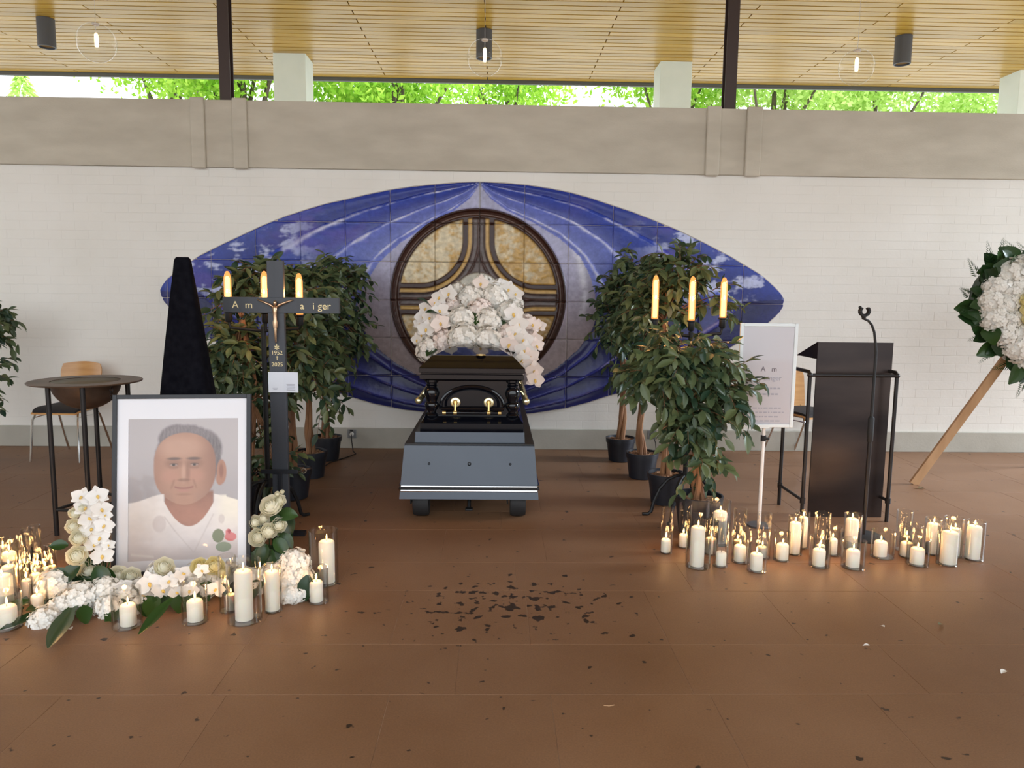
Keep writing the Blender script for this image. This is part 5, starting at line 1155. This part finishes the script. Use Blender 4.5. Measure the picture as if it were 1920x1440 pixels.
for (x0, y0, x1, y1, l_) in [(88, 1142, 2, 1188, 1), (135, 1140, 92, 1226, 1), (322, 1122, 262, 1196, 1)]:
    a = at(x0, y0, 3.30); b_ = fl(x1, y1); b_.z = .012; d = b_-a; add_leaf(gar, a, d, Vector((.2, -.5, 1)), d.length*1.02, blade_mesh('leaf', M['bigleaf'], 1.0, .115, -.05, .35, 9))
for (x, y, dx, dy, l_) in [(200, 1165, .2, -.6, .16), (222, 1168, -.3, -.7, .15), (180, 1150, -.1, -.8, .14), (250, 1160, .4, -.6, .14), (300, 1148, -.2, -.8, .12), (318, 1150, .4, -.7, .16), (335, 1142, .3, -.7, .15), (345, 1138, .5, -.4, .13), (270, 1160, .1, -.7, .12), (415, 1122, .3, -.6, .15), (400, 1124, -.3, -.6, .15), (425, 1118, .6, -.4, .14), (470, 1125, 0, -.7, .12), (120, 1172, -.2, -.5, .12), (128, 1180, .3, -.4, .10), (470, 1108, .4, -.5, .14)]:
    p = fl(x, y); p.z = .055; p.y += .12; add_leaf(gar, p, (dx, dy, -.22), (0, -.2, 1), l_, ROSELEAF)
gl_ = MB(); RL_V = [v.co.copy() for v in ROSELEAF.vertices]; RL_F = [tuple(q_.vertices) for q_ in ROSELEAF.polygons]; rg = random.Random(3)
path = [Vector((-.72, -.20, 0)), Vector((-.50, -.06, 0)), Vector((-.25, .03, 0)), Vector((.0, .10, 0)), Vector((.25, .17, 0)), Vector((.42, .22, 0))]
for i in range(120):
    f = rg.random()*4.999; k = int(f); c_ = path[k].lerp(path[k+1], f-k)+Vector((rg.uniform(-.06, .06), rg.uniform(-.10, .12), rg.uniform(.012, .035)))
    d = Vector((rg.uniform(-1, 1), rg.uniform(-1, .6), rg.uniform(-.15, .35))).normalized(); u = Vector((rg.uniform(-.4, .4), -.4, 1)); z = (u-d*u.dot(d)).normalized(); x = d.cross(z); m3 = Matrix((x, d, z)).transposed()*rg.uniform(.06, .10)
    gl_.add([(q_ := m3 @ v+c_) and (q_.x, q_.y, max(q_.z, .004)) for v in RL_V], RL_F)
o = gl_.obj('greenery', M['bigleaf'], gar, smooth='all', fixn=False); o['kind'] = 'stuff'

def bunch(name, lab, base, heads, leaves, stems=True):
    t = thing(name, lab, 'flowers', base); b0 = Vector(base)
    for (kind, x, y, r, Y) in heads:
        p = at(x, y, Y); me_ = {'rose': ROSE, 'yellow_rose': ROSEY, 'orchid': ORC, 'bud': ROSE, 'hydrangea': HYD[0]}[kind]
        o = add_head(t, me_, 'rose_bud' if kind == 'bud' else ('rose' if 'rose' in kind else kind), p, r/F_PX*Y*(.92 if kind in ('rose', 'yellow_rose', 'bud') else 1.12), toward(p)+Vector((random.uniform(-.3, .3), 0, .25)), lip=(kind == 'orchid'), wob=.3)
        if stems and kind != 'hydrangea':
            m_ = MB(); e0 = p-b0+Vector((0, .03, 0)); bx = Vector((e0.x*.4, e0.y*.4+.02, .03)); m_.tube([bx, bx.lerp(e0, .55)+Vector((0, .03, 0)), e0], .0035, 5); m_.obj('stem', M['bigleaf'], t)
    for (x, y, dx, dz, l_, Y) in leaves:
        p = at(x, y, Y); add_leaf(t, p, (dx, -.3, dz), (0, -.8, .6), l_, ROSELEAF)
    m_ = MB(); m_.box((0, 0, .05), (.16, .12, .10), bev=.01); m_.obj('foam_block', M['bigleaf'], t)
    return t
s0 = fl(172, 1108)
bunch('orchid_spray', 'upright spray of white orchids and cream roses at the left side of the portrait frame', (s0.x, 3.62, 0),
      [('orchid', x, y, r, 3.56) for x, y, r in ((153, 932, 18), (183, 930, 19), (160, 952, 19), (190, 955, 19), (166, 972, 19), (196, 985, 18), (172, 992, 20), (188, 1008, 19), (176, 1022, 18), (192, 1042, 20), (203, 1022, 12), (198, 966, 12))] +
      [('rose', 138, 987, 14, 3.54), ('rose', 147, 1009, 15, 3.52), ('rose', 144, 1042, 18, 3.5), ('rose', 140, 962, 11, 3.56), ('rose', 152, 952, 9, 3.55)],
      [(150, 1060, -.6, -.5, .12, 3.54), (180, 1062, .4, -.4, .13, 3.56), (140, 1075, -.8, -.2, .16, 3.54), (190, 1080, .5, -.5, .14, 3.58), (165, 1090, .0, -.6, .13, 3.54), (205, 1085, .6, -.2, .10, 3.6), (150, 1090, -.5, -.5, .12, 3.55), (128, 1022, -.5, .1, .08, 3.56), (200, 1065, .2, -.6, .12, 3.58)])
s1 = fl(505, 1060)
bunch('rose_spray', 'upright bunch of cream roses with green leaves at the right side of the portrait frame', (s1.x, 3.98, 0),
      [('rose', 508, 948, 20, 3.92), ('rose', 524, 939, 12, 3.94), ('rose', 479, 979, 13, 3.94), ('rose', 496, 971, 11, 3.96), ('rose', 505, 995, 15, 3.90), ('rose', 523, 985, 14, 3.92), ('rose', 483, 1008, 17, 3.90), ('bud', 520, 926, 5, 3.95), ('bud', 529, 922, 4, 3.95)],
      [(508, 965, .5, -.3, .08, 3.95), (522, 965, .6, .1, .12, 3.97), (532, 960, .3, -.7, .13, 4.0), (495, 985, -.3, -.4, .08, 3.95), (515, 1010, .5, -.4, .11, 3.93), (500, 1020, -.2, -.6, .11, 3.92), (522, 1022, .4, -.6, .12, 3.92), (508, 1030, .0, -.7, .12, 3.92), (490, 1030, -.4, -.6, .10, 3.93), (528, 1000, .5, -.5, .10, 3.96), (515, 975, .2, -.6, .09, 3.96), (535, 985, .1, -.8, .12, 4.0), (486, 1022, .2, -.7, .10, 3.94), (512, 1045, .1, -.7, .11, 3.92), (498, 1045, -.3, -.6, .10, 3.92)])
s2 = fl(556, 1128)
bunch('hydrangea_bunch', 'cushion of white hydrangeas with one green leaf, right end beside the tall candle', (s2.x, 3.58, 0),
      [('hydrangea', 553, 1058, 27, 3.62), ('hydrangea', 545, 1088, 26, 3.56), ('hydrangea', 566, 1085, 22, 3.57), ('hydrangea', 545, 1115, 20, 3.5), ('hydrangea', 562, 1112, 17, 3.51), ('hydrangea', 532, 1070, 20, 3.62)],
      [(578, 1078, -.12, -.9, .125, 3.50)])

# ================================================================ CANDLES IN GLASS CYLINDERS
FLAME = None
def flame_mesh():
    mb = MB(); mb.lathe([(0, 0), (.0032, .004), (.0048, .010), (.0038, .018), (.0016, .025), (0, .029)], 10); return mb.mesh('flame', M['flame'], smooth='all')
FLAME = flame_mesh()
# (candle x, wax top y, wax foot y, wax width, glass left, glass right, glass top y, glass foot y, lit)
LECT = [(1245.5, 1010, 1037, 19, 1236.5, 1261, 948, 1040, 1), (1279, 1001, 1027, 17, 1270, 1296, 940, 1030, 1), (1305.5, 987, 1064, 27, 1282.5, 1333, 960, 1070, 1), (1332, 1008, 1040, 22, 1318, 1346, 972, 1043, 1), (1348, 958, 1022, 26, 1319, 1369, 932, 1026, 1),
        (1351, 1034, 1063, 20, 1334, 1365, 969, 1066, 0), (1381, 1012, 1042, 14, 1371, 1398, 950, 1045, 1), (1386, 1022, 1057, 23, 1369, 1408, 986, 1059, 1), (1428, 1024, 1047, 19, 1415, 1444, 958, 1050, 1), (1417, 1037, 1072, 24, 1398, 1438, 1008, 1076, 1),
        (1466, 1019, 1053, 23, 1448, 1480, 991, 1055, 1), (1488, 979, 1041, 22, 1474, 1504, 963, 1043, 1), (1503, 969, 1028, 18, 1488, 1516, 955, 1031, 1), (1537, 1021, 1049, 17, 1523, 1554, 957, 1051, 1), (1534, 1029, 1064, 24, 1515, 1556, 1000, 1068, 1), (1559, 1009, 1042, 18, 1545, 1577, 983, 1045, 1),
        (1594, 972, 1030, 24, 1579, 1614, 958, 1034, 1), (1597.5, 1030, 1067, 25, 1575, 1622, 1005, 1071, 1), (1649, 1014, 1047, 24, 1630, 1676, 988, 1051, 1), (1707, 1005, 1036, 15, 1680, 1711, 953, 1039, 1), (1692, 1016, 1044, 23, 1680, 1722, 977, 1047, 1), (1718, 1027, 1062, 26, 1697, 1741, 1003, 1065, 1),
        (1752, 981, 1042, 25, 1736, 1768, 967, 1045, 1), (1783, 990, 1043, 22, 1762, 1799, 965, 1047, 1), (1778, 996, 1060, 30, 1753, 1794, 981, 1064, 1), (1819, 984, 1049, 26, 1804, 1840, 972, 1053, 1)]
PORT = [(242, 1132, 1180, 30, 211, 268, 1092, 1185, 1), (367, 1124, 1170, 30, 341, 392, 1083, 1175, 1), (434, 1113, 1145, 18, 411, 446, 1036, 1152, 1), (459, 1069, 1166, 34, 426, 494, 1040, 1176, 1), (511.5, 1070, 1147, 29, 494, 531, 1052, 1152, 1), (591, 1089, 1131, 26, 578, 618, 1056, 1136, 1), (614, 1013, 1095, 30, 579, 637, 985, 1103, 1)]
BOWL = [(16, 1135, 1180, 34, -10, 43, 1100, 1187, 1), (8, 1078, 1150, 36, -18, 34, 1056, 1154, 1), (20, 1060, 1116, 26, -2, 42, 1040, 1120, 1), (23, 1034, 1090, 27, 12, 44, 1010, 1094, 1), (9, 1023, 1076, 22, -6, 24, 1006, 1080, 1), (57, 1072, 1098, 14, 47, 67, 988, 1102, 1), (72, 1062, 1088, 15, 61, 82, 982, 1091, 1), (41, 1058, 1084, 12, 33, 48, 998, 1088, 1),
        (72, 1053, 1072, 15, 57, 91, 1022, 1076, 1), (101, 1060, 1080, 15, 87, 108, 1018, 1084, 1), (68, 1075, 1110, 20, 56, 84, 1040, 1114, 1), (84, 1063, 1094, 13, 78, 99, 1046, 1098, 1), (70, 1115, 1150, 22, 58, 92, 1084, 1154, 1), (50, 1086, 1120, 18, 42, 62, 1050, 1126, 1), (-12, 1045, 1100, 24, -26, 4, 1015, 1105, 1)]
def build_candles(rows_, where, gname, rev=False):
    rec = []
    for (cx, wt, wf, ww, g0, g1, gt, gf, lit) in rows_:
        gx = (g0+g1)/2; p = fl(gx, gf); Yc = p.y; R = max(.026, (g1-g0)/2/F_PX*Yc*.97); Yc += R*.95
        rec.append([at(gx, gf, Yc).x, Yc, R, cx, wt, wf, ww, gx, gt, lit])
    for it in range(60):  # keep the glasses apart on the floor
        for i in range(len(rec)):
            for j in range(i):
                dx = rec[i][0]-rec[j][0]; dy = rec[i][1]-rec[j][1]; d = math.hypot(dx, dy) or 1e-4; need = rec[i][2]+rec[j][2]+.006
                if d < need:
                    k = (need-d)/2; uy = (1 if dy >= 0 else -1)*max(.75, abs(dy)/d); ux = dx/d*.35
                    rec[i][0] += ux*k; rec[j][0] -= ux*k; rec[i][1] += uy*k; rec[j][1] -= uy*k
    order_ = sorted(range(len(rec)), key=lambda i: rec[i][0]/rec[i][1])
    for rank, i in enumerate(order_):
        X, Y, R, cx, wt, wf, ww, gx, gt, lit = rec[i]
        H = max(.10, at(gx, gt, Y+R).z); cr = min(R*.78, ww/2/F_PX*Y); cxw = X+max(-(R-.004-cr), min(R-.004-cr, (cx-gx)/F_PX*Y))
        hw = max(.05, at(cx, wt, Y).z-.008); hw = min(hw, H-.035)
        size = 'tall' if hw > .15 else 'short'; gs = 'slim' if R < .05 else 'wide'; od = ORD[rank]
        t = thing('glass_cylinder', '%s clear glass cylinder around the %s candle %s' % (gs, od, where), 'candle glass', (X, Y, 0), group='glass cylinders '+gname)
        m_ = MB(); n = 28 if R > .05 else 20
        m_.loop([(R, .002), (R, H-.001), (R-.001, H), (R-.003, H), (R-.004, H-.001), (R-.004, .007)], n)
        m_.obj('wall', M['glass'], t, smooth=True)
        m_ = MB(); m_.lathe([(0, 0), (R-.002, 0), (R, .002), (R-.004, .0065), (0, .0065)], n); m_.obj('base', M['glass'], t, smooth=True)
        lab = '%s white pillar candle %s, %s candle %s' % (size, 'burning' if lit else 'not lit', od, where)
        t = thing('pillar_candle', lab, 'candle', (cxw, Y, .0075), group='pillar candles '+gname)
        m_ = MB(); b_ = min(.012, cr*.4); m_.lathe([(0, 0), (cr-.002, 0), (cr, .002), (cr, hw-b_), (cr*.93, hw-b_*.45), (cr*.72, hw), (cr*.25, hw-.003), (0, hw-.004)], 22); m_.obj('wax', M['wax'], t, smooth='all')
        m_ = MB(); m_.tube([(0, 0, hw-.005), (.001, 0, hw+.006), (.002, 0, hw+.011)], .0012, 5); m_.obj('wick', M['wick'], t)
        if lit:
            o = place(FLAME, 'flame', t, (0.001, 0, hw+.006)); s_ = random.uniform(.85, 1.15); o.scale = (s_, s_, s_*random.uniform(.9, 1.2))
            ld = bpy.data.lights.new('flame_light', 'POINT'); ld.energy = .42; ld.color = (1, .52, .19); ld.shadow_soft_size = .012
            lo = bpy.data.objects.new('flame_light', ld); COL.objects.link(lo); lo.parent = t; lo.location = (0, 0, hw+.032)
build_candles(LECT, 'from the ficus end of the lectern row', 'before the lectern')
build_candles(PORT, 'from the orchid side before the portrait', 'before the portrait')
build_candles(BOWL, 'in the cluster below the bowl stand', 'below the bowl stand')

# ================================================================ SMALL THINGS
def outlet(px, py, lab):
    p = at(px, py, WALL_Y-.02); t = thing('wall_socket', lab, 'socket', (p.x, WALL_Y-.021, p.z), group='sockets in the plinth')
    m_ = MB(); m_.box((0, -.006, 0), (.085, .012, .085), bev=.004); m_.obj('plate', M['socket'], t)
    m_ = MB(); m_.loop([(.018, -.004), (.024, -.008), (.024, .0), (.018, .0)], 18, (0, -.012, .004), RX); m_.obj('socket_ring', M['socket'], t, smooth=True)
    m_ = MB(); m_.box((-.002, -.0125, .034), (.03, .004, .012)); m_.obj('flap', M['rubber'], t)
    return p
p = outlet(660, 813, 'grey wall socket in the concrete plinth left of the bier')
plug = thing('power_cable', 'dark power cable with pale plug running from the plinth socket behind the pots', 'cable', (p.x, WALL_Y-.05, p.z))
m_ = MB(); m_.lathe([(.010, -.02), (.019, -.012), (.019, .012), (.012, .018)], 14, (.004, -.004, 0), RX); m_.obj('plug', M['cablewhite'], plug, smooth=True)
m_ = MB(); B0 = Vector((p.x, WALL_Y-.05, p.z)); pts = [Vector((0.004, -.02, 0)), Vector((.01, -.045, -.05)), at(662, 846, 6.85)-B0, fl(667, 852)-B0+Vector((0, 0, .006)), fl(655, 857)-B0+Vector((0, 0, .006)), fl(620, 868)-B0+Vector((0, 0, .006)), fl(596, 886)-B0+Vector((0, .16, .006))]; m_.tube(pts, .0045, 6); m_.obj('cord', M['rubber'], plug, smooth=True)
p = outlet(1222, 815, 'grey wall socket in the concrete plinth right of the bier')
plug = thing('power_plug', 'pale plug in the plinth socket behind the right pots', 'plug', (p.x, WALL_Y-.05, p.z))
m_ = MB(); m_.lathe([(.010, -.02), (.019, -.012), (.019, .012), (.012, .018)], 14, (.006, -.004, -.004), RX); m_.obj('plug_body', M['cablewhite'], plug, smooth=True)
m_ = MB(); m_.tube([(.006, -.02, -.004), (.02, -.05, -.06), (.03, -.06, -p.z+.006), (.16, -.16, -p.z+.006), (.30, -.42, -p.z+.006)], .0045, 6); m_.obj('cord', M['rubber'], plug, smooth=True)
PET = blade_mesh('petal', M['white_petal'], 1.0, .4, .2, .5, 4)
for x, y, a, l_, lab in ((1658, 1178, .3, .024, 'small white petal fallen on the floor, the one nearest the lectern candles'), (1630, 1213, 1.2, .026, 'small white petal fallen on the floor, middle one of three'), (1886, 1260, 2.0, .030, 'white petal fallen on the floor below the heart wreath, nearest the viewer'), (133, 1183, .8, .034, 'white petal fallen on the floor beside the garland leaf')):
    q_ = fl(x, y); o = place(PET, 'fallen_petal', None, (q_.x, q_.y, .006)); o.rotation_euler = (0, 0, a); o.scale = (l_, l_, l_); tag(o, lab, 'petal', 'fallen petals')
for x, y, a, l_, lab in ((1356, 880, 1.3, .075, 'green ficus leaf fallen on the floor beside the sign pole'), (1722, 917, -1.2, .06, 'dark leaf scrap on the floor beside the easel foot'), (1760, 1176, -.9, .045, 'dark leaf scrap on the open floor before the lectern candles')):
    q_ = fl(x, y); o = place(FLEAF, 'fallen_leaf', None, (q_.x, q_.y, .012)); o.rotation_euler = (0, 0, a); o.scale = (l_, l_, l_); tag(o, lab, 'leaf', 'fallen leaves')
q_ = fl(1142, 1325); m_ = MB(); m_.tube([(-.02, .004, .003), (0, 0, .003), (.02, .006, .003)], .0018, 5); o = m_.obj('straw', M['lath'], None, loc=(q_.x, q_.y, 0)); tag(o, 'tiny tan stalk lying on the floor near the viewer', 'stalk')
